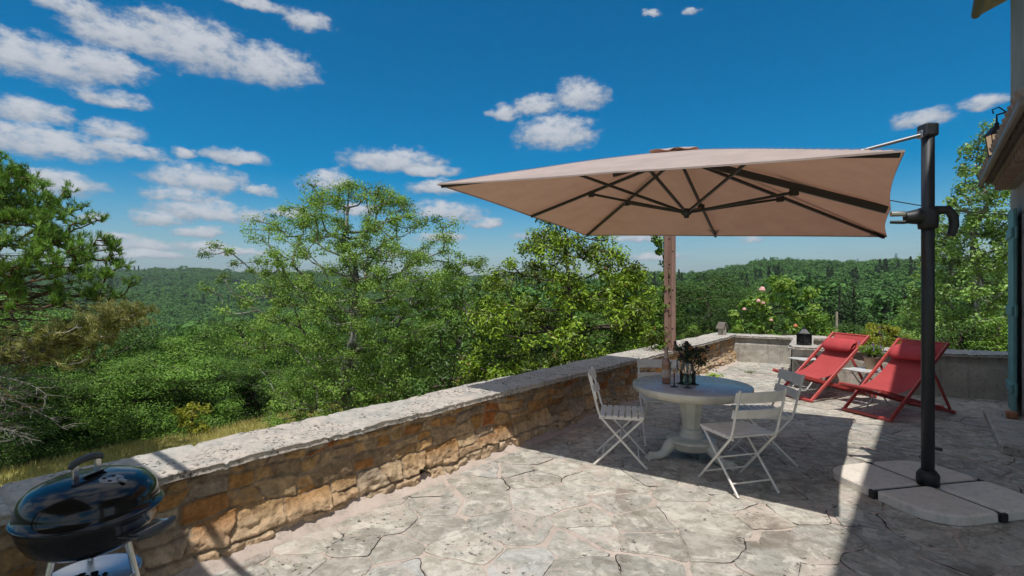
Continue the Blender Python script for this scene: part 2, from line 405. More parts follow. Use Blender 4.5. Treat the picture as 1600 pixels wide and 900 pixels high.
def clump_pts(rng, C, Rad, per, squash=.75, up=.55, shell=2.2, jit=.7):
    n = len(C)*per
    D = rvec(rng, n); rad = np.repeat(Rad, per)[:, None]*rng.random((n, 1))**(1/shell)
    P = np.repeat(C, per, axis=0)+D*rad*np.array([1, 1, squash])
    N = D*.85+np.array([0, 0, up])+rvec(rng, n)*jit
    # one tint per clump + one per leaf, so that sprays differ as they do on a tree
    tint = np.clip(.5+np.repeat(rng.normal(0, .22, len(C)), per)+rng.normal(0, .2, n), 0, .94)
    tint[rng.random(n) < .012] = 1.0                 # a few turned leaves
    return P, N, tint
def skeleton(rng, C, root, top, r0=.12, tip=.006, mid=.12):
    """Connect clump centres to a trunk; returns a mesh builder of tapered limbs."""
    nodes = [np.array(root, float)]; par = [-1]
    K = 7
    for k in range(1, K+1):
        t = k/K; p = np.array(root)*(1-t)+np.array(top)*t+np.array([*rng.normal(0, .02*np.linalg.norm(np.array(top)-root), 2)*(t < 1), 0])
        nodes.append(p); par.append(k-1)
    ax = np.linalg.norm(C[:, :2]-np.array(top)[:2], axis=1)+.3*np.abs(C[:, 2]-top[2]); order = np.argsort(ax)
    leafn = []
    for i in order:
        A = np.array(nodes); c = C[i]
        d = np.linalg.norm(A-c, axis=1)+np.where(A[:, 2] > c[2]+.05, 2.5*(A[:, 2]-c[2]), 0)
        d[0] += 5
        j = int(np.argmin(d)); a = A[j]; L = np.linalg.norm(c-a)
        m = (a+c)/2+rng.normal(0, mid*L*.5, 3)+np.array([0, 0, -.06*L])
        nodes.append(m); par.append(j); nodes.append(c); par.append(len(nodes)-2); leafn.append(len(nodes)-1)
    cnt = np.zeros(len(nodes)); cnt[leafn] = 1
    for i in range(len(nodes)-1, 0, -1): cnt[par[i]] += cnt[i]
    rad = tip+(r0-tip)*np.sqrt(cnt/max(1, cnt[0]))
    mb = MB()
    for i in range(1, len(nodes)):
        a = nodes[par[i]]; b = nodes[i]
        ra = min(rad[par[i]], rad[i]*1.35); 
        mb.tube([a, b], [ra, rad[i]], 6 if rad[i] > .02 else 4, False)
    return mb
def envelope(rng, n, zs, rs, wob=.25, seed=0, inner=.35, squ=(1, 1)):
    """points in a body of revolution with an uneven outline: heights zs, radii rs"""
    out = []
    while len(out) < n:
        z = rng.uniform(zs[0], zs[-1]); a = rng.uniform(0, 2*PI); r = np.interp(z, zs, rs)
        r *= 1+wob*float(vnoise(np.array([[math.cos(a)*1.3+5, math.sin(a)*1.3+z*.9, seed+.5]]), seed)[0])*1.6
        if rng.random() > max(.05, r/max(rs)): continue
        q = math.sqrt(rng.uniform(inner**2, 1)); out.append((math.cos(a)*r*q*squ[0], math.sin(a)*r*q*squ[1], z))
    return np.array(out)
def ground_z(x, y):
    return float(terrain(np.array([x]), np.array([y]))[0])

# ------------------------------------------------------------------ terrain
def terrain(x, y):
    u = x*UH[0]+y*UH[1]; v = x*VH[0]+y*VH[1]; r = np.hypot(x, y); th = np.degrees(np.arctan2(x, y))
    zl = np.interp(r, [0, 9, 13, 17, 26, 45, 80, 150, 250, 400, 700, 1000, 1300, 4000], [-2.4, -2.6, -2.9, -3.7, -5.6, -10, -17, -25, -26, -20, -4, 17, 16, 3])
    zr = np.interp(r, [0, 12, 20, 40, 80, 130, 200, 300, 420, 600, 4000], [-.25, -.25, -.6, -3.0, -7, -8.5, -3.5, 3.5, 9.5, 8, 3])
    ridge = 4*np.sin(th*.21+1)+2.5*np.sin(th*.53)
    zr = zr+sstep(150, 420, r)*(ridge*.5+np.interp(th, [5, 15, 20, 29, 39, 50], [-4, -3, -1, 3.0, 0, 0]))
    zl = zl+sstep(200, 1000, r)*(ridge*1.2+np.interp(th, [-45, -38, -33, -28, -15], [12, 8, 1, -1, -1]))
    k = sstep(2, 15, th)
    far = zl*(1-k)+zr*k
    w = -u-3.45
    zmead = np.interp(w, [0, .4, 1.0, 12, 14, 20, 40, 80], [-1.9, -2.1, -2.4, -2.75, -2.9, -4.4, -9.5, -17])
    near = np.where(v > 11.9, -.25+0*u, -.25)
    s = sstep(-3.5, -4.4, u)
    near = near*(1-s)+zmead*s
    m = sstep(13, 24, r)*(1-s)+sstep(40, 80, r)*s
    z = near*(1-m)+far*m
    z = z+fbm(np.stack([x*.05, y*.05], -1), 3, 3)*sstep(15, 80, r)*1.5
    return z
rr = np.concatenate([[0.01], np.linspace(1, 30, 59), np.geomspace(31, 2600, 84)])
aa = np.linspace(-PI, PI, 400)
RR, AA = np.meshgrid(rr, aa, indexing='ij')
TX = RR*np.sin(AA); TY = RR*np.cos(AA); TZ = terrain(TX, TY)
TU = TX*UH[0]+TY*UH[1]; TV = TX*VH[0]+TY*VH[1]
straw = sstep(45, 38, RR)*(1-sstep(14.0, 15.2, -TU-3.4+.6*vnoise(np.stack([TX*.4, TY*.4], -1), 9)))
TH = np.degrees(AA)
straw = np.maximum(straw, sstep(9, 11, TV)*(TU > -3)*sstep(26, 21, RR)*.9)
straw = np.maximum(straw, (np.exp(-((TH+28.3)/1.1)**2-((RR-760)/40)**2) > .35)*.8)    # a hay field on the far hill
nr, na = RR.shape
I = np.arange(nr*na).reshape(nr, na)
Q = np.stack([I[:-1, :-1], I[:-1, 1:], I[1:, 1:], I[1:, :-1]], -1).reshape(-1, 4)[:, ::-1]
g = link('ground', np_mesh('ground', np.stack([TX, TY, TZ], -1).reshape(-1, 3), Q, M['ground'], {'straw': ('FLOAT', straw.ravel())}, True))
tag(g, kind='structure')

# dry grass of the meadow below the wall and of the garden strip
rng = np.random.default_rng(3)
n = 110000
gu = rng.uniform(-18.4, -4.3, n); gv = rng.uniform(-8, 20, n)
x = gu*UH[0]+gv*VH[0]; y = gu*UH[1]+gv*VH[1]
ok = (np.hypot(x, y) < 30) & (y > 2) & (-gu < 18.2)
n2 = 16000; u2 = rng.uniform(-3, 7, n2); v2 = rng.uniform(13.0, 20, n2)
x = np.concatenate([x[ok], u2*UH[0]+v2*VH[0]]); y = np.concatenate([y[ok], u2*UH[1]+v2*VH[1]])
z = terrain(x, y); n = len(x); hgt = rng.uniform(.08, .26, n)
lean = rng.normal(0, .35, (n, 2))*hgt[:, None]
ang = rng.uniform(0, PI, n); wd = .012
V = np.empty((n, 3, 3)); b = np.stack([x, y, z-.02], -1)
V[:, 0] = b+np.stack([np.cos(ang)*wd, np.sin(ang)*wd, 0*ang], -1); V[:, 1] = b-np.stack([np.cos(ang)*wd, np.sin(ang)*wd, 0*ang], -1)
V[:, 2] = b+np.stack([lean[:, 0], lean[:, 1], hgt], -1)
gr = link('dry_grass', np_mesh('dry_grass', V.reshape(-1, 3), np.arange(n*3).reshape(n, 3), M['straw'], {'tint': ('FLOAT', np.repeat(np.clip(.5+.3*vnoise(np.stack([x*.6, y*.6], -1), 4)+rng.normal(0, .15, n), 0, 1), 3))}))
tag(gr, 'dry straw-coloured meadow grass beyond the terrace wall', 'grass', kind='stuff')

# ------------------------------------------------------------------ terrace floor: crazy paving
BW0 = G(1143, 565); BWd = Vector((.92, -.386, 0)).normalized()
BR1 = G(1569, 627); BRd = BWd
def clip(poly, nx, ny, c):
    out = []
    for i in range(len(poly)):
        p = poly[i]; q = poly[(i+1) % len(poly)]
        a = p[0]*nx+p[1]*ny-c; b = q[0]*nx+q[1]*ny-c
        if a <= 0: out.append(p)
        if (a < 0 < b) or (b < 0 < a): t = a/(a-b); out.append((p[0]+(q[0]-p[0])*t, p[1]+(q[1]-p[1])*t))
    return out
def make_floor():
    rnd = random.Random(21)
    U0, U1, V0, V1 = -3.16, 1.1, -3.0, 12.2
    pts = []
    for _ in range(9000):
        p = (rnd.uniform(U0-.4, U1+.4), rnd.uniform(V0-.4, V1+.4)); r = rnd.choice((.15, .22, .30, .40, .48, .56))
        if all((p[0]-q[0])**2+(p[1]-q[1])**2 > (.5*(r+q[2])*1.12)**2 for q in pts): pts.append((*p, r))
    mb = MB(); cols = []
    mort = [(U0-.12, V0), (U1, V0), (U1, V1), (U0-.12, V1)]
    mb.add([(*p, .004) for p in mort], [[0, 1, 2, 3]], False, 0); cols += [(.4, .3, .25)]*4
    gaps = {}
    for i, (a, b, r) in enumerate(pts):
        poly = [(U0, V0), (U1, V0), (U1, V1), (U0, V1)]
        for j, (c, d, q) in enumerate(pts):
            if i == j or (a-c)**2+(b-d)**2 > 2.2: continue
            k = (min(i, j), max(i, j))
            if k not in gaps: gaps[k] = rnd.choice((.003, .003, .004, .005, .006, .009, .014, .025, .04))
            L = math.hypot(c-a, d-b); nx, ny = (c-a)/L, (d-b)/L
            w = .5+.18*(r-q)/(r+q)
            mid = a*nx+b*ny+L*w-gaps[k]*.55
            poly = clip(poly, nx, ny, mid)
            if len(poly) < 3: break
        if len(poly) < 3: continue
        # resample and roughen
        fine = []
        for s in range(len(poly)):
            p, q = poly[s], poly[(s+1) % len(poly)]; L = math.hypot(q[0]-p[0], q[1]-p[1]); m = max(1, int(L/.03))
            for t in range(m): fine.append((p[0]+(q[0]-p[0])*t/m, p[1]+(q[1]-p[1])*t/m))
        for _ in range(1):
            fine = [((fine[s-1][0]+2*fine[s][0]+fine[(s+1) % len(fine)][0])/4, (fine[s-1][1]+2*fine[s][1]+fine[(s+1) % len(fine)][1])/4) for s in range(len(fine))]
        A = np.array(fine)
        if len(A) < 6: continue
        # neighbours share this displacement field, so joints stay joints
        A = A+np.stack([vnoise(A*3.1+3, 5)*.030+vnoise(A*9, 7)*.016+vnoise(A*26, 9)*.005, vnoise(A*3.1+40, 6)*.030+vnoise(A*9+9, 8)*.016+vnoise(A*26+5, 10)*.005], -1)
        A[:, 0] = np.maximum(A[:, 0], U0-.02)
        h = rnd.uniform(.009, .014); c = A.mean(0); nA = len(A)
        d = np.linalg.norm(A-c, axis=1, keepdims=True); B = c+(A-c)*(1-.008/d)
        vs = [(*p, .003) for p in A]+[(*p, h-.003) for p in A]+[(*p, h) for p in B]
        fs = []
        for l in (0, 1):
            for s in range(nA): fs.append([l*nA+s, l*nA+(s+1) % nA, (l+1)*nA+(s+1) % nA, (l+1)*nA+s])
        fs.append([2*nA+s for s in range(nA)])
        mb.add(vs, fs, False, 1)
        k = rnd.random(); t = rnd.uniform(.80, 1.14)
        base = (.52, .488, .42) if k < .42 else (.50, .478, .42) if k < .76 else (.465, .46, .43) if k < .9 else (.53, .465, .40)
        cols += [tuple(x*t for x in base)]*len(vs)
        # open cracks along part of the outline
        if rnd.random() < .78:
            for rep in range(rnd.choice((1, 1, 2))):
                s0 = rnd.randrange(nA); ln = int(nA*rnd.uniform(.15, .5)); wv = rnd.uniform(.003, .011)
                idx = [(s0+t) % nA for t in range(ln)]
                if ln > 2:
                    o = []
                    for m, s in enumerate(idx):
                        e = wv*math.sin(PI*m/(ln-1))*(1+.5*math.sin(m*2.1)); dd = (A[s]-c)/d[s]
                        o.append((*(A[s]-dd*.003), .0075)); o.append((*(A[s]+dd*e), .0075))
                    mb.add(o, [[2*m, 2*m+1, 2*m+3, 2*m+2] for m in range(ln-1)], False, 2); cols += [(.1, .1, .1)]*len(o)
    fl = mb.build('terrace_floor', [M['mortar'], M['flag'], M['crack']])
    at = fl.data.attributes.new('stone', 'FLOAT_COLOR', 'POINT')
    at.data.foreach_set('color', np.array([(*c, 1) for c in cols], np.float32).ravel())
    fl.rotation_euler.z = -TA
    tag(fl, kind='structure')
make_floor()

# ------------------------------------------------------------------ low wall along the drop
WALL_U = -3.25
def rubble_face(v0, v1, z0, z1, step, seed, bulge=True, hole=None):
    rnd = np.random.default_rng(seed)
    nv = int((v1-v0)/step); nz = int((z1-z0)/step*1.2)
    vv = np.linspace(v0, v1, nv); zz = np.linspace(z0, z1, nz)
    Vg, Zg = np.meshgrid(vv, zz, indexing='ij')
    P = np.stack([Vg, Zg], -1)
    W = P+np.stack([fbm(P*4, 3, 1)*.040+fbm(P*15, 3, 5)*.014, fbm(P*np.array([2.2, 4])+50, 3, 2)*.065+fbm(P*15+9, 3, 6)*.012], -1)
    zb = [z0-.06]
    while zb[-1] < z1+.1: zb.append(zb[-1]+rnd.choice([.06, .09, .13, .165, .20], p=[.12, .22, .3, .22, .14]))
    zb = np.array(zb); Wx, Wz = W[..., 0], W[..., 1]
    row = np.clip(np.searchsorted(zb, Wz)-1, 0, len(zb)-2)
    e = np.zeros(Wx.shape); ID = np.zeros(Wx.shape, int); cen_ = []
    for r_ in range(len(zb)-1):
        hh = zb[r_+1]-zb[r_]; J = [v0-.4]
        while J[-1] < v1+.4: J.append(J[-1]+hh*rnd.uniform(.65, 2.1)+.035)
        J = np.array(J); n_ = len(J)-1; split = (rnd.random(n_) < (.42 if hh > .12 else .05))*rnd.uniform(.35, .65, n_)
        off = len(cen_)
        for k in range(n_): cen_ += [((J[k]+J[k+1])/2, zb[r_]+hh*.4), ((J[k]+J[k+1])/2, zb[r_]+hh*.8)]
        mk = row == r_; x_, z_ = Wx[mk], Wz[mk]
        slant = rnd.uniform(-.6, .6, n_+1)
        k = np.clip(np.searchsorted(J, x_)-1, 0, n_-1); zr = z_-zb[r_]-hh/2
        dl = x_-J[k]-slant[k]*zr; dr = J[k+1]+slant[k+1]*zr-x_
        k = np.where(dl < 0, np.maximum(k-1, 0), np.where(dr < 0, np.minimum(k+1, n_-1), k))
        dx = np.abs(np.minimum(np.abs(dl), np.abs(dr))); zf = z_-zb[r_]
        sp = split[k]*hh; up = (zf > sp) & (split[k] > 0)
        dz = np.where(split[k] > 0, np.where(up, np.minimum(zf-sp, hh-zf), np.minimum(zf, sp-zf)), np.minimum(zf, hh-zf))
        dx = np.maximum(dx, 1e-4); dz = np.maximum(dz, 1e-4)
        e[mk] = (dx**-2.5+dz**-2.5)**(-1/2.5); ID[mk] = off+2*k+up
    seeds = np.array(cen_)
    jw = .006+.012*np.clip(fbm(P*3, 2, 14)+.3, 0, 1)
    body = sstep(jw*.35, jw*1.3, e)
    out = rnd.uniform(.2, 1.0, len(seeds))[ID]
    tl = rnd.normal(0, .10, (len(seeds), 2))[ID]; rel = (P-seeds[ID][..., :2])
    h = body*(.004+.012*out+np.clip((tl*rel).sum(-1), -.012, .012))+fbm(P*np.array([20, 30]), 4, 11)*.011*body+fbm(P*8, 3, 12)*.008+fbm(P*60, 2, 13)*.0028
    if bulge:
        lower = sstep(.27+.05*fbm(P*np.array([1.5, 0]), 2, 4), .10, Zg)
        h += lower*(.045+body*.03*out+fbm(P*np.array([9, 14]), 5, 17)*.040)
    pal = np.array([(.36, .20, .075), (.40, .26, .125), (.33, .245, .155), (.30, .15, .055), (.26, .20, .14), (.40, .30, .18), (.36, .14, .045), (.34, .28, .21)])
    pc = pal[rnd.choice(len(pal), len(seeds), p=[.20, .22, .18, .09, .12, .10, .04, .05])]*rnd.uniform(.95, 1.5, (len(seeds), 1))
    mort = np.array([.33, .26, .185])
    c = pc[ID]*body[..., None]+mort*(1-body[..., None])
    if bulge:
        k = (lower*.65)[..., None]; c = c*(1-k)+np.array([.60, .48, .34])*k*(.7+.5*body[..., None])
    if hole:
        hv, hz, hw, hh = hole
        inside = (np.abs(Vg-hv) < hw+.012*fbm(P*30, 2, 8)) & (np.abs(Zg-hz) < hh+.012*fbm(P*30, 2, 9))
        h = np.where(inside, -.14, h); c = np.where(inside[..., None], np.array([.02, .016, .012]), c)
    return Vg, Zg, h, c, nv, nz
def grid_quads(nv, nz):
    I = np.arange(nv*nz).reshape(nv, nz)
    return np.stack([I[:-1, :-1], I[1:, :-1], I[1:, 1:], I[:-1, 1:]], -1).reshape(-1, 4)
hp = G(651, 752)
hole_v = hp.x*VH[0]+hp.y*VH[1]
Vg, Zg, h, c, nv, nz = rubble_face(-3.0, 11.72, -.01, .565, .009, 5, True, (hole_v, .075, .055, .06))
X = WALL_U+h-.01
V = np.stack([X, Vg, Zg], -1)
wall = thing('stone_wall', 'low rubble stone wall with pale coping along the left terrace edge', 'wall', (0, 0, 0), -TA)
o = link('rubble_face', np_mesh('rubble_face', V.reshape(-1, 3), grid_quads(nv, nz), M['rubble'], {'stone': ('FLOAT_COLOR', np.concatenate([c, np.ones(c.shape[:2]+(1,))], -1))}, True), wall)
# outer body down to the meadow
mb = MB(); mb.box((WALL_U-.22, 4.36, -.97), (.17, 7.36, 1.52), None, .02); mb.build('masonry_core', M['plaster'], wall)
# coping: an uneven mortar capped slab
nv, nw = 1500, 34
vv = np.linspace(-3.0, 11.95, nv); prof = np.linspace(0, 1, nw)
def coping(vv, u_in, u_out, zt, th, seed):
    nv = len(vv)
    ii = []                                            # section: under-edge, front face, top, back face, underside
    for s in np.linspace(0, 1, 6): ii.append((1, s))
    W = []
    ein = u_in+fbm(np.stack([vv*1.1, 0*vv], -1), 3, seed)*.02+fbm(np.stack([vv*9, 0*vv], -1), 3, seed+1)*.014
    eout = u_out+fbm(np.stack([vv*1.1, 0*vv+9], -1), 3, seed+2)*.02+fbm(np.stack([vv*9, 0*vv+3], -1), 2, seed+3)*.012
    rows = []
    for s in (0., .35, .7, 1.): rows.append((ein-.006*(1-abs(2*s-1)), zt-th*(1-s)+0*vv, s))
    for s in np.linspace(.01, .99, 26): rows.append((ein+(eout-ein)*s, zt+0*vv, 2))
    for s in (1., .5, 0.): rows.append((eout, zt-th*(1-s)+0*vv, 3))
    U = np.stack([r[0] for r in rows], 1); Z = np.stack([r[1] for r in rows], 1); K = np.array([r[2] for r in rows])
    Vv = np.repeat(vv[:, None], U.shape[1], 1)
    P = np.stack([U, Vv], -1)
    slope = -.012*np.clip((U-u_out)/(u_in-u_out), 0, 1)
    dz = fbm(P*2.0, 3, seed+5)*.018+fbm(P*14, 4, seed+6)*.009+slope
    joints = np.zeros(nv)
    for jv in np.arange(-2.7, 13, .83): joints += np.exp(-((vv-jv-.25*math.sin(jv*7))/.012)**2)
    dz = dz-.018*joints[:, None]
    top = (K == 2) | (K == 1.); Z = Z+np.where(top[None, :], dz, dz*.6)
    Z[:, 3] -= .010; Z[:, -3] -= .010
    Uj = U+np.where((K < 1.01)[None, :], fbm(np.stack([Vv*25, Z*25], -1), 3, seed+8)*.010, 0)
    return np.stack([Uj, Vv, Z], -1), U.shape[1]
V, nw = coping(np.linspace(-3.0, 12.05, 1700), WALL_U+.055, WALL_U-.44, .60, .048, 31)
link('coping', np_mesh('coping', V.reshape(-1, 3), grid_quads(V.shape[0], nw)[:, ::-1], M['coping'], None, True), wall)
# pink mortar fillet at the foot
vv = np.linspace(-3, 11.6, 700); rows = []
for k, (a, b) in enumerate(((0, .075), (.035, .05), (.075, .028), (.11, .016), (.15, .0155), (.17, .001))):
    ed = a*(1+.5*fbm(np.stack([vv*2.2, 0*vv+k*.1], -1), 3, 40))+fbm(np.stack([vv*14, 0*vv+k], -1), 2, 41)*.010*(k > 0)
    rows.append(np.stack([WALL_U+.02+ed*.9, vv, b+fbm(np.stack([vv*12, 0*vv+k], -1), 3, 42)*.010*(k < 4)], -1))
V = np.stack(rows, 1)
link('base_fillet', np_mesh('base_fillet', V.reshape(-1, 3), grid_quads(len(vv), 6)[:, ::-1], M['mortar'], None, True), wall)

# back walls across the end of the terrace
def back_wall(name, label, P0, d, L, hgt, thick, face_mat, seed, capdz=.045, niche=True):
    ang = math.atan2(d.y, d.x)
    t = thing(name, label, 'wall', (P0.x, P0.y, 0), ang)
    nx, nz = int(L/.02), 26
    xx = np.linspace(0, L, nx); zz = np.linspace(-.02, hgt-capdz-.002, nz); Xg, Zg = np.meshgrid(xx, zz, indexing='ij')
    P = np.stack([Xg, Zg], -1); off = fbm(P*3, 4, seed)*.02+fbm(P*14, 3, seed+1)*.006
    lip = sstep(hgt-capdz-.14, hgt-capdz-.12, Zg+.01*fbm(P*np.array([6, 0]), 2, seed+2)) if niche else 0
    Vv = np.stack([Xg, -.0-off+lip*.03, Zg], -1)
    link('rendered_face', np_mesh('rendered_face', Vv.reshape(-1, 3), grid_quads(nx, nz), face_mat, None, True), t)
    m = MB(); m.box((L/2, thick/2+.03, -.35), (L/2-.01, thick/2-.01, .35+hgt-capdz-.004), None, .01); m.build('masonry_core', M['plaster'], t)
    Vc, nw = coping(np.linspace(-.03, L+.03, int(L/.012)), .05, -thick-.06, hgt, capdz, seed+9)
    Vc = np.stack([Vc[..., 1], -Vc[..., 0], Vc[..., 2]], -1)
    link('coping', np_mesh('coping', Vc.reshape(-1, 3), grid_quads(Vc.shape[0], nw)[:, ::-1], M['coping'], None, True), t)
    return t
back_wall('end_wall', 'short grey rendered wall behind the birdhouse at the terrace corner', BW0+BWd*.0, BWd, 2.15, .585, .30, M['plaster'], 61)
RL = 2.62
bw2 = back_wall('end_wall', 'longer grey rendered wall running behind the two red deckchairs', BR1-BRd*RL, BRd, 3.2, .665, .30, M['plaster'], 71)
c0 = BR1-BRd*RL+Vector((.12, .30, 0)); c1 = c0+Vector((1.25, 2.1, 0))
back_wall('return_wall', 'low wall stepping back between the two grey end walls', c1, (c0-c1).normalized(), (c1-c0).length, .60, .26, M['plaster'], 81, niche=False)

# ------------------------------------------------------------------ house
house = thing('stone_house', 'grey rendered house wall with tiled door canopy at the right edge', 'house', (0, 0, 0), -TA)
HU = .86
mb = MB()
mb.box((HU+3, 6.05, 2.75), (3, 1.05, 2.75), None, .01); mb.box((HU+3, 8.85, 2.75), (3, .55, 2.75), None, .01)
mb.box((HU+3, 7.7, 4.0), (3, .60, 1.498), None, .01); mb.box((HU+3.2, 7.7, 1.25), (2.8, .6, 1.249), None, .01)
mb.build('wall', M['facade'], house)
for (a, b) in ((HU+.35, 1.0), (HU+3.2, 1.0), (HU+6.2, 1.0), (HU+.35, 3.0)):        # open bay of the house in front of the wall
    mb = MB(); mb.box((a, b, 2.74), (.13, .13, 2.74), None, .012); mb.build('pillar', M['facade'], house)
mb = MB()
for (a, b) in ((.40, 7),):                                             # roof slab, pitched
    x0, x1 = HU-.33, HU+3.4; y0, y1 = .7, 9.75
    pts = [(x0, 5.42), (x1, 6.9), (2*x1-x0, 5.42), (2*x1-x0, 5.55), (x1, 7.03), (x0, 5.55)]
    vs = [(p[0], y0, p[1]) for p in pts]+[(p[0], y1, p[1]) for p in pts]
    mb.add(vs, [[0, 1, 2, 3, 4, 5][::-1], [6, 7, 8, 9, 10, 11]]+[[k, (k+1) % 6, 6+(k+1) % 6, 6+k] for k in range(6)])
rf = mb.build('roof', M['soffit'], house)
mb = MB()
for k in range(38):
    yy = .82+k*.235
    pts = [Vector((HU-.27+s*.9, yy, 5.585+s*.9*.39)) for s in (0, 1, 2, 3, 4)]
    mb.tube(pts, [.085, .08, .08, .08, .08], 10, True)
mb.build('roof_tiles', M['terracotta'], rf)
mb = MB(); mb.tube([(HU-.32, .7, 5.44), (HU-.32, 9.7, 5.44)], .055, 12); mb.build('gutter', M['gutterm'], rf)
# tiled canopy over the door
mb = MB(); a0, a1 = 5.2, 8.95
vs = []
for yy in (a0, a1):
    for (uu, zz) in ((HU-.27, 2.90), (HU+.0, 3.10), (HU+.0, 3.16), (HU-.27, 2.965)): vs.append((uu, yy, zz))
mb.add(vs, [[3, 2, 1, 0], [4, 5, 6, 7], [0, 1, 5, 4], [1, 2, 6, 5], [2, 3, 7, 6], [3, 0, 4, 7]])
mb.box((HU-.12, (a0+a1)/2, 2.93), (.10, (a1-a0)/2-.05, .02), None, .004)
mb.box((HU-.045, (a0+a1)/2, 2.86), (.04, (a1-a0)/2-.08, .035), None, .004)
aw = mb.build('door_canopy', M['soffit'], house)
mb = MB()
for k in range(19):
    yy = a0+.1+k*.196
    mb.tube([(HU-.31, yy, 2.985), (HU-.03, yy, 3.20)], [.082, .075], 12)
    mb.tube([(HU-.19, yy+.05, 2.885), (HU-.04, yy+.05, 2.885)], [.055, .055], 10)
mb.build('canopy_tiles', M['terracotta'], aw)
mb = MB(); mb.bar((HU-.32, a0-.05, 2.94), (HU-.32, a1+.02, 2.94), .05, .07, .02); mb.build('canopy_gutter', M['soffit'], aw)
# door, shutter, threshold
mb = MB(); mb.box((HU+.27, 7.7, 1.25), (.03, .55, 1.24), None, .005)
for yy in (7.45, 7.95):
    mb.box((HU+.238, yy, .55), (.008, .19, .40), None, .004); mb.box((HU+.238, yy, 1.7), (.008, .19, .60), None, .004)
mb.build('door', M['postw'], house)
sh = MB()
for k in range(5): sh.box((HU-.06, 8.36+k*.098, 1.33), (.017, .048, 1.20), None, .006)
shut = sh.build('shutter', M['teal'], house)
for zz in (.42, 1.33, 2.25):
    mb = MB(); mb.box((HU-.085, 8.555, zz), (.012, .25, .055), None, .006); mb.tube([(HU-.05, 8.30, zz-.07), (HU-.05, 8.30, zz+.07)], .014, 8)
    mb.build('shutter_brace', M['teal'], shut)
mb = MB(); mb.box((HU-.14, 7.7, .052), (.17, .95, .05), None, .015); mb.build('threshold', M['coping'], house)
tag(mb.box and MB().box((HU-.10, 8.2, .142), (.05, .06, .035), None, .012).build('wood_block', M['orangeW']), 'small orange-brown wood block at the foot of the teal shutter', 'wood block')
bpy.data.objects['wood_block'].rotation_euler.z = -TA

# lit lantern on a bracket under the house wall
lu = .0
lp = UV(HU-.29, 7.35, 0)
lamp = thing('wall_lantern', 'lit black iron lantern hanging from a bracket by the door canopy', 'lantern', (lp.x, lp.y, 3.16), -TA); lamp.scale = (.86, .86, .86)
mb = MB(); mb.tube([(.29, 0, .30), (.10, 0, .31), (0, 0, .29), (0, 0, .20)], .011, 8); mb.tube([(.29, 0, .14), (.18, 0, .26), (.08, 0, .31), (.02, 0, .38), (-.04, 0, .36), (-.03, 0, .31)], .008, 8)
mb.box((.285, 0, .22), (.008, .03, .13), None, .003); mb.build('bracket', M['iron'], lamp)
mb = MB(); mb.lathe([(.001, .20), (.022, .195), (.024, .16), (.05, .145), (.115, .05), (.122, .04), (.0, .045)], 6, smooth=False)
mb.build('lamp_cap', M['iron'], lamp)
mb = MB()
for k in range(6):
    a = 2*PI*k/6; mb.bar((math.cos(a)*.102, math.sin(a)*.102, .04), (math.cos(a)*.072, math.sin(a)*.072, -.20), .010, .010, .002)
mb.lathe([(.0, -.215), (.078, -.21), (.08, -.195), (.0, -.19)], 6, smooth=False)
mb.build('lamp_frame', M['iron'], lamp)
mb = MB(); mb.lathe([(.098, .038), (.070, -.19)], 6, smooth=False); mb.build('lamp_glass', M['lampglass'], lamp)
mb = MB(); mb.ball((0, 0, -.06), .034, 12, 8, (1, 1, 1.5)); mb.build('bulb', m_emit('warm_bulb', (1.0, .62, .28), 6.0), lamp)
L = bpy.data.lights.new('lantern_glow', 'POINT'); L.energy = 2.0; L.color = (1, .6, .3); L.shadow_soft_size = .04
lo = bpy.data.objects.new('lantern_glow', L); COL.objects.link(lo); lo.location = (lp.x, lp.y, 3.105)

# unseen porch roof, added to shade the near end of the wall
porch = thing('shade_roof', 'unseen porch roof with thin bar, added behind the viewpoint to cast shade', 'porch', (0, 0, 0), -TA)
mb = MB(); mb.box((-1.25, -1.9, 3.05), (2.1, 1.95, .05), None, .01); mb.build('roof_panel', M['soffit'], porch)
mb = MB()
for k in range(6): mb = MB(); mb.box((-3.2+k*.78, -1.9, 2.93), (.045, 1.9, .065), None, .01); mb.build('rafter', M['soffit'], porch)
mb = MB(); mb.tube([(-3.35, .20, 3.0), (.8, .20, 3.0)], .025, 10); pass  # thin bar off the roof edge, added to cast a narrow shadow line
for k in range(2): mb.bar((-2.0+k*1.9, .03, 3.02), (-2.0+k*1.9, .22, 3.0), .02, .02)
mb.build('gutter', M['alud'], porch)
for (a, b) in ((-3.0, -3.2), (-3.0, -1.2)):
    m = MB(); m.box((a, b, 1.43), (.06, .06, 1.43), None, .008); m.build('post', M['soffit'], porch)

wp = G(1172, 584)
wd_ = thing('weed', 'tiny green weed growing from a joint in the sunlit paving near the corner', 'weed', wp)
rng = np.random.default_rng(14); C = np.stack([rng.normal(0, .07, 14), rng.normal(0, .05, 14), rng.uniform(.015, .06, 14)], 1)
P, N, T = clump_pts(rng, C, np.full(14, .03), 12)
link('foliage', leaves('foliage', P, N, .03, .5, M['l_bushy'], rng, T), wd_); wd_.scale = (.45, .45, .7)
mb = MB()
for c in C: mb.tube([(0, 0, .003), tuple(c)], .003, 4, False)
mb.build('stems', M['stem_green'], wd_)

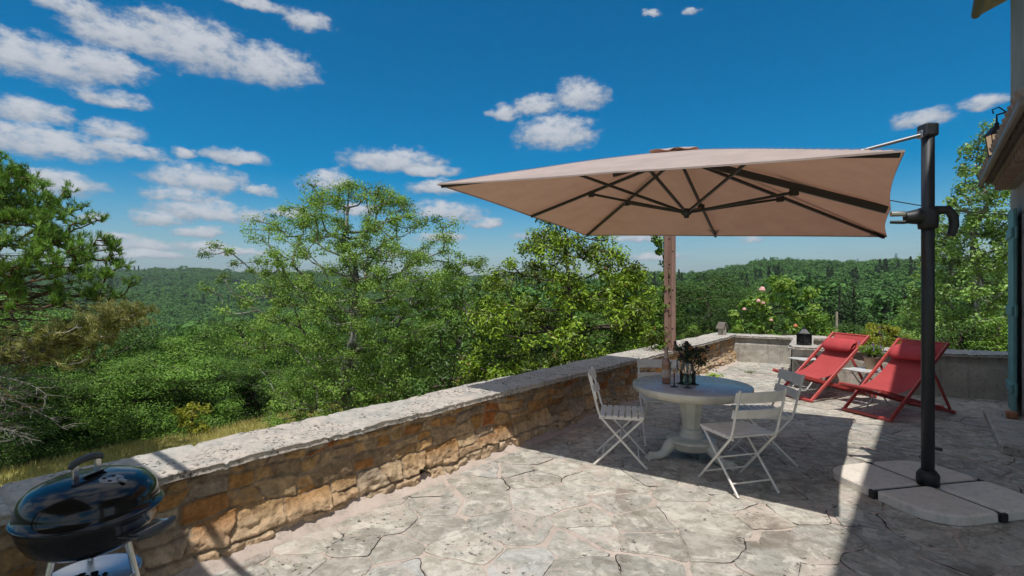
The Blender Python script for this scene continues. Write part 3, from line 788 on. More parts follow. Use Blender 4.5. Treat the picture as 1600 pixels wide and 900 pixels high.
# ------------------------------------------------------------------ cantilever parasol
PB = Vector((3.225, 3.97, 0))                      # pole foot
umb = thing('cantilever_parasol', 'large taupe cantilever parasol on dark pole over the round table', 'parasol', (PB.x, PB.y, 0))
def U(p): return Vector(p)-Vector((PB.x, PB.y, 0))
def ray(px, py, d): return Vector(((px-800)/F*d, d, H+(450-py)/F*d))
cA, cB, cC, cD = ray(683, 287, 4.45), ray(1414, 234, 2.66), ray(1386, 369, 5.40), ray(915, 367, 7.05)
cen = (cA+cB+cC+cD)/4; APEX = Vector((cen.x, cen.y, 2.91))
def can(s, t):
    """canopy cloth point, s,t in -1..1 (s: A to B, t: A to D)"""
    b = cA*((1-s)*(1-t)/4)+cB*((1+s)*(1-t)/4)+cC*((1+s)*(1+t)/4)+cD*((1-s)*(1+t)/4)
    m = max(abs(s), abs(t)); l = min(abs(s), abs(t))
    e = l/m if m > 1e-6 else 0                        # 0 on a mid rib, 1 on a corner rib
    bow = math.sin(PI*e)                              # cloth between two ribs
    pull = .014*m*m*bow + (.008*m**6*(1-e*e))
    b = b+(cen-b)*pull
    rise = (APEX.z-cen.z)*(1-m**1.08)
    return b+Vector((0, 0, rise-.010*bow*m*(1-m)+.006*math.sin(9*s+4*t)*(1-m)*m))
NG = 64
vs = []; fs = []
for i in range(NG+1):
    for j in range(NG+1):
        p = can(-1+2*i/NG, -1+2*j/NG); vs.append(tuple(U(p)))
for i in range(NG):
    for j in range(NG): fs.append([i*(NG+1)+j, (i+1)*(NG+1)+j, (i+1)*(NG+1)+j+1, i*(NG+1)+j+1])
mb = MB(); mb.add(vs, fs, True)
canopy = mb.build('canopy', M['canopy'], umb)
# hem
mb = MB()
per = [(-1+2*k/60, -1) for k in range(60)]+[(1, -1+2*k/60) for k in range(60)]+[(1-2*k/60, 1) for k in range(60)]+[(-1, 1-2*k/60) for k in range(61)]
for a, b in zip(per[:-1], per[1:]):
    p, q = U(can(*a)), U(can(*b)); dz = Vector((0, 0, .012))
    mb.add([p, q, q-dz, p-dz], [[0, 1, 2, 3]], True)
mb.build('hem', M['canopy'], canopy)
for (sa, ta) in ((-1, -1), (1, -1), (1, 1), (-1, 1)):
    mb = MB(); pr = None
    for k in range(33):
        q = .05+.945*k/32; w_ = .007
        a_, b_ = U(can(sa*q, ta*max(0, q-w_))), U(can(sa*max(0, q-w_), ta*q)); up_ = Vector((0, 0, .006))
        if pr: mb.add([pr[0], a_+up_, b_+up_, pr[1]], [[0, 1, 2, 3]], True)
        pr = (a_+up_, b_+up_)
    mb.build('seam', M['canopy'], canopy)
for (sa, ta) in ((-1, -1), (1, -1), (1, 1), (-1, 1), (0, 1), (-1, 0), (0, -1)):
    mb = MB(); n_ = 1 if not (sa and ta) else 1
    e_ = .045
    pts_ = [(sa, ta), (sa-(e_*2 if sa else -e_), ta-(0 if sa and ta else (e_*2 if ta else e_))), (sa-(e_*1.6 if sa else 0), ta-(e_*1.6 if ta else 0)), (sa-(0 if sa and ta else (e_*2 if sa else e_)), ta-(e_*2 if ta else -e_))]
    pts_ = [(max(-1, min(1, a_)), max(-1, min(1, b_))) for a_, b_ in pts_]
    mb.add([U(can(a_, b_))-Vector((0, 0, .006)) for a_, b_ in pts_], [[0, 1, 2, 3]]); mb.build('rib_pocket', M['canopy'], canopy)
# vent cap on top
vs = []; fs = []; nv = 40
for ring, (k, dz) in enumerate(((.02, .035), (.07, .03), (.13, .028))):
    for j in range(nv):
        a = 2*PI*j/nv; q = 1/max(abs(math.cos(a)), abs(math.sin(a)))
        p = can(k*q*math.cos(a), k*q*math.sin(a))+Vector((0, 0, dz+.012*math.sin(a*8)*(ring == 2))); vs.append(tuple(U(p)))
for ring in range(2):
    for j in range(nv): fs.append([ring*nv+j, ring*nv+(j+1) % nv, (ring+1)*nv+(j+1) % nv, (ring+1)*nv+j])
fs.append(list(range(nv)))
mb = MB(); mb.add(vs, fs, True); mb.build('vent_cap', M['canopy'], canopy)
# hubs, ribs, struts
hubT = can(0, 0)+Vector((0, 0, -.05)); hubL = Vector((hubT.x+.07, hubT.y-.02, 2.315))
mb = MB(); mb.M = Matrix.Translation(-PB)
mb.lathe([(.0, .03), (.07, .03), (.075, -.03), (.0, -.03)], 16, hubT); mb.build('top_hub', M['anth'], umb)
mb = MB(); mb.M = Matrix.Translation(-PB)
mb.lathe([(.0, -.05), (.02, -.05), (.028, -.025), (.05, -.01), (.055, .03), (.03, .04), (.0, .04)], 16, hubL); mb.build('lower_hub', M['anth'], umb)
for (s, t) in ((-1, -1), (0, -1), (1, -1), (1, 0), (1, 1), (0, 1), (-1, 1), (-1, 0)):
    m = MB(); m.M = Matrix.Translation(-PB)
    end = can(s*.985, t*.985)-Vector((0, 0, .028)); st = hubT-Vector((0, 0, .01))
    if (s, t) == (1, 0): m.bar(st, end, .055, .06, .006)
    else: m.bar(st, end, .026, .030, .004)
    rb = m.build('rib', M['anth'], umb)
    m = MB(); m.M = Matrix.Translation(-PB)
    k = .47 if s*t else .55
    at = st.lerp(end, k)-Vector((0, 0, .02))
    if (s, t) == (1, 0): at = st.lerp(end, .60)-Vector((0, 0, .05))
    m.bar(hubL, at, .022, .024, .003); m.box(at, (.03, .03, .03), None, .006)
    m.build('strut', M['anth'], rb)
# pole, crank bracket, arm, upper strut
POLE_R = .043
mb = MB(); mb.lathe([(.0, .02), (POLE_R, .02), (POLE_R, 2.80), (.0, 2.80)], 12); mb.build('pole', M['anth'], umb)
mb = MB(); mb.box((0, 0, 2.82), (.052, .052, .05), None, .012); mb.build('pole_cap', M['anth'], umb)
mb = MB(); mb.lathe([(.0, .20), (.052, .19), (.070, .165), (.074, .155), (.074, .08), (.0, .08)], 20); mb.build('pole_socket', M['blackplastic'], umb)
mb = MB(); mb.tube([(.040, -.02, .36), (.075, -.045, .36)], .012, 8); mb.build('knob', M['blackplastic'], umb)
armE = U(can(1, 0)-Vector((0, 0, .05))); dirA = (U(hubT)-armE).normalized()
brk = Vector((0, 0, 2.14))
toC = Vector((armE.x, armE.y, 0)).normalized()
mb = MB(); mb.lathe([(.0, 2.06), (.062, 2.06), (.066, 2.10), (.066, 2.19), (.062, 2.22), (.0, 2.22)], 18)
mb.tube([Vector((0, 0, 2.15)), toC*.07+Vector((0, 0, 2.155)), toC*.15+Vector((0, 0, 2.15))], [.05, .06, .045], 12)
mb.tube([toC*.10+Vector((0, 0, 2.13)), toC*.16+Vector((0, 0, 2.115)), toC*.25+Vector((0, 0, 2.118))], [.02, .014, .012], 8)
mb.build('crank_housing', M['blackplastic'], umb)
mb = MB(); ou = -toC
mb.tube([ou*.05+Vector((0, 0, 2.20)), ou*.13+Vector((0, 0, 2.20)), ou*.165+Vector((0, 0, 2.15)), ou*.17+Vector((0, 0, 2.08)), ou*.15+Vector((0, 0, 2.0))], [.035, .034, .033, .032, .026], 12)
mb.build('tilt_handle', M['blackplastic'], umb)
mb = MB(); mb.tube([toC*.10+Vector((0, 0, 2.16)), armE-toC*.08+Vector((0, 0, -.0)), armE-toC*.0], .022, 10); mb.build('arm', M['alum'], umb)
mb = MB(); q = U(can(.52, 0))+Vector((0, 0, .03)); p = Vector((0, 0, 2.80)); d = (q-p)
for o_ in (-.017, .017):
    sd = Vector((-toC.y, toC.x, 0))*o_
    mb.tube([p+sd, p+d*.11+Vector((0, 0, .0))+sd, p+d*.5+Vector((0, 0, -.0))+sd, q+sd], .011, 8)
mb.box(p+d*.03, (.03, .03, .03), None, .006)
mb.build('upper_strut', M['alud'], umb)
# cross foot
BA = R(11.6)
mb = MB(); mb.M = Matrix.Rotation(BA, 4, 'Z')
mb.box((0, 0, .045), (.51, .024, .018), None, .004); mb.box((0, 0, .0455), (.024, .51, .018), None, .004)
for (a, b) in ((.515, 0), (-.515, 0), (0, .515), (0, -.515)): mb.box((a, b, .044), (.014 if a else .024, .024 if a else .014, .032), None, .006)
mb.build('cross_foot', M['blackplastic'], umb)
# four cream weights lying on the cross foot, each one liftable
lab = {(1, 1): 'cream weight slab of the parasol, behind the pole on the house side', (-1, 1): 'cream weight slab of the parasol, behind the pole facing the deckchairs',
       (-1, -1): 'cream weight slab with a sliver of sunlight across it, left of the pole', (1, -1): 'cream weight slab nearest the camera, rounded corner in front of the pole'}
for (a, b), txt in lab.items():
    out = []
    x0, x1 = .020, .515
    for p in ((x0, x0), (x1-.03, x0)): out.append(p)
    out.append((x1, x0+.03))
    for k in range(9):
        t = k/8*PI/2; q = .27                              # big rounded outer corner
        out.append((x1-q+q*math.cos(t)**.9 if k < 8 else x1-q, x1-q+q*math.sin(t)**.9 if k else x1-q))
    out += [(x0+.03, x1), (x0, x1-.03)]
    out2 = [(p[0]*a, p[1]*b) for p in out]
    if a*b < 0: out2 = out2[::-1]
    m = MB(); m.M = Matrix.Rotation(BA, 4, 'Z'); m.prism(out2, .016, .083, .014)
    s_ = m.build('parasol_weight', M['slab']); s_.location = (PB.x, PB.y, 0)
    tag(s_, txt, 'parasol weight', 'cream weights on the parasol foot')

# ------------------------------------------------------------------ round pedestal table
TC = Vector((1.684, 4.81, 0)); ZT = .70
tab = thing('pedestal_table', 'round grey-topped pedestal table with cream turned base on claw feet', 'table', TC)
mb = MB(); mb.lathe([(.0, ZT), (.525, ZT), (.534, ZT-.004), (.536, ZT-.010)], 96); mb.lathe([(.0, ZT-.03), (.3, ZT-.03)], 96)
mb.build('tabletop', M['tabletop'], tab)
mb = MB(); mb.lathe([(.536, ZT-.010), (.534, ZT-.05), (.520, ZT-.058), (.505, ZT-.075), (.49, ZT-.085), (.0, ZT-.085)], 96); mb.build('apron', M['tableside'], tab)
mb = MB()
mb.lathe([(.0, .615), (.16, .612), (.155, .59), (.125, .585)], 8, smooth=False)
mb.lathe([(.118, .586), (.080, .30), (.078, .285)], 8, smooth=False)
mb.lathe([(.078, .29), (.092, .285), (.096, .27), (.088, .258), (.095, .25), (.105, .235), (.11, .22), (.105, .205), (.135, .20), (.20, .195), (.222, .185), (.225, .172), (.212, .165), (.20, .15), (.19, .11), (.17, .10), (.0, .10)], 64)
mb.build('pedestal', M['tableside'], tab)
for ang in (188, 308, 68):
    a = R(ang); m = MB(); m.M = Matrix.Rotation(a, 4, 'Z')
    pts = [(.10, 0, .15), (.17, 0, .155), (.215, 0, .135), (.245, 0, .095), (.275, 0, .06), (.32, 0, .043), (.37, 0, .04), (.40, 0, .042), (.425, 0, .036)]
    m.tube(pts, [.055, .058, .056, .048, .040, .036, .037, .041, .024], 14)
    for q in (-1, 0, 1): m.tube([(.39, q*.028, .045), (.42, q*.034, .030), (.44, q*.036, .012)], [.022, .018, .010], 8)
    m.build('leg', M['tableside'], tab)

# things on the table
def on(px, py): return G(px, py, ZT)
b = on(1041, 599)
bt = thing('wine_bottle', 'rose wine bottle with pink foil neck standing on the round table', 'bottle', b)
mb = MB(); mb.lathe([(.0, .003), (.034, .003), (.038, .010), (.038, .175), (.034, .20), (.020, .235), (.0, .235)], 32); mb.build('wine', M['rose_wine'], bt)
mb = MB(); mb.lathe([(.0, .0), (.036, .0), (.040, .008), (.040, .178), (.036, .205), (.021, .24), (.016, .26), (.016, .33)], 32); mb.build('glass_body', M['glass'], bt)
mb = MB(); mb.lathe([(.0208, .243), (.0168, .262), (.0166, .318), (.019, .32), (.019, .336), (.0, .337)], 24); mb.build('foil', M['foil'], bt)
mb = MB(); mb.lathe([(.0405, .06), (.0405, .135)], 32); mb.build('label', M['label'], bt)
gl = None
for (px, py, txt) in ((1053.5, 604.5, 'long-stemmed wine glass just right of the rose bottle'), (1063, 599.5, 'wine glass standing behind, between bottle and flower jar'), (1074.5, 606, 'wine glass standing in front of the flower jar'), (1086, 601, 'wine glass standing to the right of the flower jar')):
    p = on(px, py)
    if gl is None:
        gl = thing('wine_glass', txt, 'wine glass', p, 0, 'stemmed glasses on the round table')
        mb = MB(); mb.lathe([(.0, .003), (.036, .002), (.036, .005), (.012, .010), (.0055, .02), (.0055, .115), (.010, .122), (.0, .124)], 24); mb.build('stem', paint('dark_stem', (.02, .035, .04), .15), gl)
        mb = MB(); mb.lathe([(.006, .122), (.026, .134), (.037, .155), (.039, .178), (.036, .205), (.032, .222)], 24); mb.build('bowl', M['glass'], gl)
    else:
        c = dup(gl); c.location = p; c['label'] = txt
b = on(1074, 600)
jar = thing('flower_jar', 'clear glass jar of dark flowers in the middle of the table', 'vase', b)
mb = MB(); mb.lathe([(.0, .0), (.058, .0), (.063, .012), (.063, .15), (.055, .175), (.045, .19), (.047, .205)], 32); mb.build('glass_body', M['glass'], jar)
mb = MB(); mb.lathe([(.0, .004), (.057, .004), (.060, .012), (.060, .095), (.0, .095)], 32); mb.build('water', M['water'], jar)
rng = np.random.default_rng(12)
mb = MB(); heads = []
for k in range(26):
    a = rng.uniform(0, 2*PI); q = rng.uniform(.03, .19); hh = rng.uniform(.25, .42)-q*.25
    e = Vector((math.cos(a)*q, math.sin(a)*q, hh)); mb.tube([(0.02*math.cos(a+2), .02*math.sin(a+2), .01), (.015*math.cos(a), .015*math.sin(a), .19), e*.6+Vector((0, 0, .09)), e], .0025, 5, False); heads.append(e)
bq = mb.build('stems', M['stem_green'], jar)
C = np.array([list(h) for h in heads])*np.array([.85, .85, .9])
P, N, T = clump_pts(rng, C, np.full(len(C), .05), 34)
link('foliage', leaves('foliage', P, N, .026, .55, M['l_bouq'], rng, T), jar)
for k, e in enumerate(heads[:14]):
    m = MB()
    for q in range(9):
        d = Vector(rng.normal(size=3)).normalized(); m.ball(e+d*.013, .012, 6, 4, (1, 1, .6))
    m.build('flower', M['orangepetal'] if k == 3 else M['pinkpetal'] if k in (6,) else M['purple'], jar)
for k in range(3):                                    # tall thin sprays
    pass

# ------------------------------------------------------------------ folding slat chairs
def make_chair():
    t = thing('bistro_chair', 'x', 'chair')
    W, SZ = .205, .445
    for s in (-1, 1):
        m = MB()                                       # long stile: front foot, seat back, up to the top rail
        m.tube([(.215, s*W, .008), (.20, s*W, .02), (-.185, s*W, SZ-.005), (-.205, s*W, SZ+.045), (-.285, s*W, .80), (-.29, s*W, .825)], [.010]*6, 8)
        m.build('stile', M['white'], t)
        m = MB(); m.tube([(-.245, s*(W-.022), .008), (-.232, s*(W-.022), .02), (.175, s*(W-.022), SZ-.018)], .010, 8)
        m.build('leg', M['white'], t)
    for (x_, w_, z_) in ((.145, W, .082), (-.17, W-.02, .088), (-.015, W-.01, .245)):
        m = MB(); m.tube([(x_, -w_, z_), (x_, w_, z_)], .007, 8); m.build('stretcher', M['white'], t)
    for s in (-1, 1):
        m = MB(); m.bar((-.20, s*(W-.012), SZ-.012), (.185, s*(W-.012), SZ-.012), .012, .020, .002); m.build('seat_rail', M['white'], t)
    for k in range(7):
        m = MB(); x = -.172+k*.057
        m.box((x, 0, SZ+.006), (.0225, .212, .0075), None, .004); m.build('seat_slat', M['white'], t)
    for (z0, hh) in ((.635, .034), (.765, .042)):
        m = MB(); n = 9; vs = []; fs = []
        for i in range(n):
            y = -.222+.444*i/(n-1); dx = -.028*(1-(y/.222)**2)
            xz = lambda z: -.205-.08*(z-.49)/.31
            for (dz, ox) in ((-hh, .009), (hh, .009), (hh, -.009), (-hh, -.009)):
                vs.append((xz(z0+dz)+dx+ox+.012, y, z0+dz))
        for i in range(n-1):
            for k in range(4): fs.append([i*4+k, i*4+(k+1) % 4, (i+1)*4+(k+1) % 4, (i+1)*4+k])
        fs += [[3, 2, 1, 0], [4*(n-1)+k for k in range(4)]]
        m.add(vs, fs); m.build('back_slat', M['white'], t)
    return t
ch0 = make_chair()
for i, (x, y, a, txt) in enumerate(((1.015, 4.715, -13, 'cream folding slat chair on the wall side, seen side-on left of the table'),
                                    (1.815, 4.13, 105, 'cream folding slat chair nearest the camera with its back to us'),
                                    (2.30, 4.74, 176, 'cream folding slat chair right of the table, half hidden behind the nearest chair'),
                                    (1.56, 5.30, -96, 'cream folding slat chair behind the table in front of the stone wall'))):
    c = ch0 if i == 0 else dup(ch0)
    c.location = (x, y, .012); c.rotation_euler.z = R(a); c['label'] = txt; c['group'] = 'folding chairs around the round table'

# ------------------------------------------------------------------ red deckchairs
def make_deckchair():
    t = thing('deckchair', 'x', 'deckchair')
    W = .30; top = Vector((1.0, 0, .90)); b0 = Vector((0, 0, .02))
    f2 = Vector((-.13, 0, .37)); r2 = Vector((1.16, 0, .02))
    for s in (-1, 1):
        m = MB(); y = Vector((0, s*W, 0)); m.bar(b0+y, top+y, .026, .045, .006); m.build('back_rail', M['red'], t)
        y2 = Vector((0, s*(W-.035), 0)); m = MB(); m.bar(f2+y2, r2+y2, .026, .045, .006); m.build('seat_rail', M['red'], t)
        y3 = Vector((0, s*(W+.028), 0)); m = MB(); m.bar(b0.lerp(top, .66)+y3, Vector((.98, 0, .085))+y3, .018, .038, .004); m.build('prop_rail', M['red'], t)
    for (a, w_, c, w, h) in ((0, W+.02, .022, .045, .035), (1.14, W-.01, .025, .045, .03), (.88, W+.02, .115, .03, .03), (top.x, W, top.z-.01, .03, .03), (f2.x+.02, W-.03, f2.z, .03, .03)):
        m = MB(); m.bar((a, -w_, c), (a, w_, c), w, h, .006); m.build('crossbar', M['red'], t)
    n = 24; vs = []; fs = []; Wc = W-.045
    a = Vector((top.x+.005, 0, top.z+.008)); b = Vector((f2.x+.01, 0, f2.z+.012))
    for i in range(n+1):
        q = i/n; p = a*(1-q)**2+Vector((.44, 0, .12))*2*q*(1-q)+b*q*q
        for j in range(9):
            yy = -Wc+2*Wc*j/8; vs.append((p.x, yy, p.z-.018*(1-(yy/Wc)**2)*math.sin(PI*q)))
    for i in range(n):
        for j in range(8): fs.append([i*9+j, i*9+j+1, (i+1)*9+j+1, (i+1)*9+j])
    m = MB(); m.add(vs, fs, True); m.build('sling', M['redcloth'], t)
    m = MB(); n = 14; vs = []; fs = []
    c = Vector((.80, 0, .74)); ax = (a-Vector((.6, 0, .48))).normalized(); nn = Vector((-ax.z, 0, ax.x))
    ys = [-.245, -.235, -.2, -.1, 0, .1, .2, .235, .245]; rr_ = [.5, .86, 1, 1, 1, 1, 1, .86, .5]
    for y, r_ in zip(ys, rr_):
        for k in range(n):
            an = 2*PI*k/n; vs.append(tuple(c+Vector((0, y, 0))+ax*math.cos(an)*.108*r_+nn*(math.sin(an)*.052*r_+.02)))
    for i in range(len(ys)-1):
        for k in range(n): fs.append([i*n+k, i*n+(k+1) % n, (i+1)*n+(k+1) % n, (i+1)*n+k])
    fs += [list(range(n)), [8*n+k for k in range(n)]]
    m.add(vs, fs, True); m.build('pillow', M['redpillow'], t)
    return t
d0 = make_deckchair()
p1 = (G(1215, 616)+G(1269, 631))/2; p2 = (G(1319, 643)+G(1391, 661))/2
d0.location = (p1.x, p1.y, .012); d0.rotation_euler.z = R(13.6); d0['label'] = 'red deckchair nearer the wall corner, in full sun'; d0['group'] = 'red deckchairs'
d1 = dup(d0); d1.location = (p2.x, p2.y, .012); d1.rotation_euler.z = R(18); d1['label'] = 'red deckchair next to the parasol pole, half in shade'

# small folding side tables
def make_side_table():
    t = thing('side_table', 'x', 'side table')
    m = MB(); m.box((0, 0, .468), (.27, .175, .009), None, .006); m.build('tabletop', M['paleW2'], t)
    for s in (-1, 1):
        m = MB(); m.tube([(-.20, s*.14, .01), (.19, s*.14, .455)], .010, 8); m.build('leg', M['paleW2'], t)
        m = MB(); m.tube([(.20, s*.118, .01), (-.19, s*.118, .455)], .010, 8); m.build('leg', M['paleW2'], t)
    for (x_, w_) in ((-.17, .14), (.17, .118)): m = MB(); m.tube([(x_, -w_, .045), (x_, w_, .045)], .008, 8); m.build('stretcher', M['paleW2'], t)
    return t
M['paleW2'] = paint('pale_grey_paint', (.56, .56, .54), .5, 0, .08, 10)
s0 = make_side_table(); p = G(1257, 559, .478); s0.location = (p.x+.02, p.y-.12, .012); s0.rotation_euler.z = R(14)
s0['label'] = 'pale grey folding side table left of the deckchairs, nothing on it'; s0['group'] = 'small folding side tables'
s1 = dup(s0); p = G(1358, 578, .478); s1.location = (p.x, p.y, .012); s1.rotation_euler.z = R(15); s1['label'] = 'pale grey folding side table between the deckchairs with a lavender pot'
st = p
lv = thing('lavender_pot', 'small lavender plant in a wicker pot on the side table', 'potted plant', (st.x+.04, st.y+.01, .490))
mb = MB(); mb.lathe([(.0, .0), (.070, .0), (.092, .155), (.098, .165), (.085, .165), (.08, .145), (.0, .14)], 20); mb.build('pot', M['wicker'], lv)
rng = np.random.default_rng(5); C = []; mb = MB()
for k in range(34):
    a = rng.uniform(0, 2*PI); q = rng.uniform(.02, .15); hh = .165+rng.uniform(.08, .18)
    e = Vector((math.cos(a)*q, math.sin(a)*q, hh)); mb.tube([(math.cos(a)*.03, math.sin(a)*.03, .14), e*.6+Vector((0, 0, .07)), e], .003, 4, False); C.append(list(e))
mb.build('stems', M['stem_green'], lv); C = np.array(C)
P, N, T = clump_pts(rng, C*np.array([.8, .8, .88]), np.full(len(C), .045), 16)
link('foliage', leaves('foliage', P, N, .05, .28, M['l_rose'], rng, T), lv)
mb = MB()
for e in C[:14]:
    mb = MB()
    for q in range(4): mb.ball(Vector(e)+Vector((0, 0, .012*q)), .010-.001*q, 6, 4)
    mb.build('lavender_spike', M['lavender'], lv)

# lantern and birdhouse on the wall
p = G(1256.5, 538, .672)
ln = thing('garden_lantern', 'black metal candle lantern standing on the end wall coping', 'lantern', p, R(20)); ln.scale = (.86, .86, .86)
mb = MB(); mb.box((0, 0, .012), (.095, .095, .012), None, .004); mb.box((0, 0, .205), (.095, .095, .010), None, .003)
for (a, b) in ((-1, -1), (1, -1), (1, 1), (-1, 1)): mb.box((a*.083, b*.083, .11), (.010, .010, .09), None, .002)
for k in range(5):
    o_ = -.06+k*.03
    for q in (-1, 1): mb.box((o_, q*.085, .11), (.003, .003, .085), None, .001); mb.box((q*.085, o_, .11), (.003, .003, .085), None, .001)
mb.build('frame', M['iron'], ln)
mb = MB(); mb.lathe([(.128, .215), (.10, .24), (.055, .285), (.04, .295), (.03, .325), (.0, .33)], 4, smooth=False); mb.tube([(.0, 0, .325), (.02, 0, .345), (.0, 0, .37), (-.02, 0, .345), (.0, 0, .325)], .004, 6); mb.build('lantern_roof', M['iron'], ln)
mb = MB(); mb.box((0, 0, .11), (.075, .075, .08), None, .002); mb.build('pane', paint('dark_pane', (.02, .02, .02), .12), ln)
p = G(1128.5, 523, .605)
bh = thing('birdhouse', 'little pale wooden birdhouse with pitched roof on the wall corner', 'birdhouse', p, R(35))
mb = MB(); w = .058; vs = [(-w, -.06, 0), (w, -.06, 0), (w, -.06, .15), (0, -.06, .24), (-w, -.06, .15), (-w, .06, 0), (w, .06, 0), (w, .06, .15), (0, .06, .24), (-w, .06, .15)]
mb.add(vs, [[0, 1, 2, 3, 4], [9, 8, 7, 6, 5], [0, 5, 6, 1], [1, 6, 7, 2], [4, 9, 5, 0], [3, 8, 9, 4], [2, 7, 8, 3]])
mb.build('box', M['paleW'], bh)
mb = MB(); mb.bar((0.01, 0, .268), (-.105, 0, .135), .19, .012, .003, up=(0, 1, 0)) if False else None
for s in (-1, 1):
    a = Vector((0, 0, .262)); b = Vector((s*.095, 0, .128)); d = (b-a).normalized(); n_ = Vector((d.z*-s*-1, 0, abs(d.x)))
    q = [a+Vector((0, -.085, 0)), b+Vector((0, -.085, 0)), b+Vector((0, .085, 0)), a+Vector((0, .085, 0))]
    up = Vector((s*.8, 0, .58))*.014
    mb.add([*q, *[k+up for k in q]], [[0, 1, 2, 3], [7, 6, 5, 4], [0, 4, 5, 1], [1, 5, 6, 2], [2, 6, 7, 3], [3, 7, 4, 0]])
mb.build('roof', M['soffit'], bh)
mb = MB(); mb.tube([(0, -.0615, .125), (0, -.0625, .125)], .017, 14); mb.build('entrance_hole', M['hole'], bh)

# drilled post on the wall
pp = G(1045.5, 545, .60)
post = thing('drilled_post', 'tall pinkish brown post with bolt holes standing on the wall', 'post', (pp.x, pp.y, .585), R(-10))
mb = MB(); mb.box((-.055, 0, 1.4), (.032, .07, 1.4), None, .006); mb.box((.06, 0, 1.4), (.035, .075, 1.4), None, .006); mb.box((.0, .02, 1.4), (.026, .045, 1.395), None, .003)
mb.box((0, 0, .012), (.13, .11, .012), None, .003); mb.build('shaft', M['postw'], post)
mb = MB()
for k in range(13): mb.tube([(.0 + (.045 if k % 3 == 1 else 0), -.0275 if k % 3 != 1 else -.0755, .14+k*.21), (.0+(.045 if k % 3 == 1 else 0), -.029 if k % 3 != 1 else -.077, .14+k*.21)], .013, 10)
mb.build('bolt_holes', M['hole'], post)
# ivy up the post
rng = np.random.default_rng(8)
C = np.stack([rng.normal(-.12, .03, 70), rng.normal(.03, .04, 70), rng.uniform(-.2, 2.6, 70)], 1); C[:, 0] -= .05*np.sin(C[:, 2]*4)
P, N, T = clump_pts(rng, C, rng.uniform(.04, .10, 70), 26)
iv = thing('climbing_ivy', 'thin green climber growing up the left side of the post', 'climber', (pp.x, pp.y, .585))
link('foliage', leaves('foliage', P, N, .055, .8, M['l_bushy'], rng, T), iv)
mb = MB(); mb.tube([(-.10-.05*math.sin(z*4), .03, z) for z in np.linspace(-.9, 2.6, 24)], .008, 5); mb.build('stem', M['bark'], iv)

# ------------------------------------------------------------------ kettle grill
KP = Vector((-1.785, 2.17, 0))
kg = thing('kettle_grill', 'black enamel kettle charcoal grill on aluminium legs by the wall', 'grill', (KP.x, KP.y, 0), R(-6))
RZ = .655; RR_ = .245
mb = MB(); mb.lathe([(.0, RZ-.152), (.10, RZ-.150), (.16, RZ-.136), (.205, RZ-.104), (.229, RZ-.065), (.240, RZ-.03), (.243, RZ-.005), (.250, RZ), (.243, RZ+.004), (.236, RZ-.004), (.22, RZ-.06), (.0, RZ-.12)], 72); mb.build('bowl', M['enamel'], kg)
mb = MB(); mb.lathe([(.247, RZ+.002), (.256, RZ+.004), (.258, RZ+.012), (.252, RZ+.017), (.243, RZ+.018), (.240, RZ+.055), (.228, RZ+.092), (.200, RZ+.122), (.15, RZ+.143), (.09, RZ+.155), (.0, RZ+.160)], 72); lid = mb.build('lid', M['enamel'], kg)
mb = MB()
for s in (-1, 1): mb = MB(); mb.bar((-.02, s*.052, RZ+.14), (-.02, s*.052, RZ+.21), .026, .012, .002, up=(1, 0, 0)); mb.build('handle_bracket', M['alum'], lid)
mb = MB(); mb.tube([(-.02, -.072, RZ+.203), (-.02, -.062, RZ+.214), (-.02, -.025, RZ+.224), (-.02, .025, RZ+.224), (-.02, .062, RZ+.214), (-.02, .072, RZ+.203)], [.011, .014, .015, .015, .014, .011], 14); mb.build('handle', M['handle'], lid)
mb = MB(); mb.box((.012, 0, RZ+.160), (.002, .05, .025), Matrix.Rotation(R(62), 3, 'Y'), .001); mb.build('heat_shield', M['ventgrey'], lid)
mb = MB(); vc = Vector((.115, -.02, RZ+.144)); mb.M = Matrix.Translation(vc) @ Matrix.Rotation(R(10), 4, 'Y')
mb.lathe([(.0, .006), (.042, .006), (.044, .0)], 28); mb.box((.048, 0, .008), (.018, .007, .005), None, .002); vt = mb.build('vent', M['ventgrey'], lid)
mb = MB(); mb.M = Matrix.Translation(vc) @ Matrix.Rotation(R(10), 4, 'Y')
for k in range(4): mb.tube([(.025*math.cos(k*PI/2+.5), .025*math.sin(k*PI/2+.5), .0062), (.025*math.cos(k*PI/2+.5), .025*math.sin(k*PI/2+.5), .0075)], .0075, 10)
mb.build('vent_holes', M['hole'], vt)
sd = R(-4)                                           # side handle towards the camera's right
mb = MB(); mb.M = Matrix.Rotation(sd, 4, 'Z')
mb.tube([(.320, -.085, RZ-.045), (.335, -.05, RZ-.045), (.34, 0, RZ-.045), (.335, .05, RZ-.045), (.320, .085, RZ-.045)], [.014, .017, .018, .017, .014], 12); hd = mb.build('side_handle', M['handle'], kg)
mb = MB(); mb.M = Matrix.Rotation(sd, 4, 'Z')
for s in (-1, 1): mb.bar((.225, s*.075, RZ-.055), (.325, s*.08, RZ-.045), .022, .003, .001)
mb.box((.262, 0, RZ-.052), (.03, .06, .0015), Matrix.Rotation(R(-12), 3, 'Y'), .0005)
mb.build('bracket', M['alum'], hd)
for k in range(3):
    a = R(136+120*k); m = MB(); c, s = math.cos(a), math.sin(a)
    m.tube([(c*.14, s*.14, RZ-.140), (c*.25, s*.25, .015)], .0125, 12); m.build('leg', M['alum'], kg)
mb = MB(); mb.lathe([(.0, .365), (.13, .367), (.170, .385), (.178, .388), (.170, .379), (.13, .361), (.0, .359)], 48); tr = mb.build('ash_tray', M['alum'], kg)
rng = np.random.default_rng(2); mb = MB()
for k in range(70):
    a = rng.uniform(0, 2*PI); q = rng.uniform(0, .09); mb.ball((.01+q*math.cos(a), -.02+q*math.sin(a)*.7, .372), rng.uniform(.005, .014), 6, 4, (1, 1, .6))
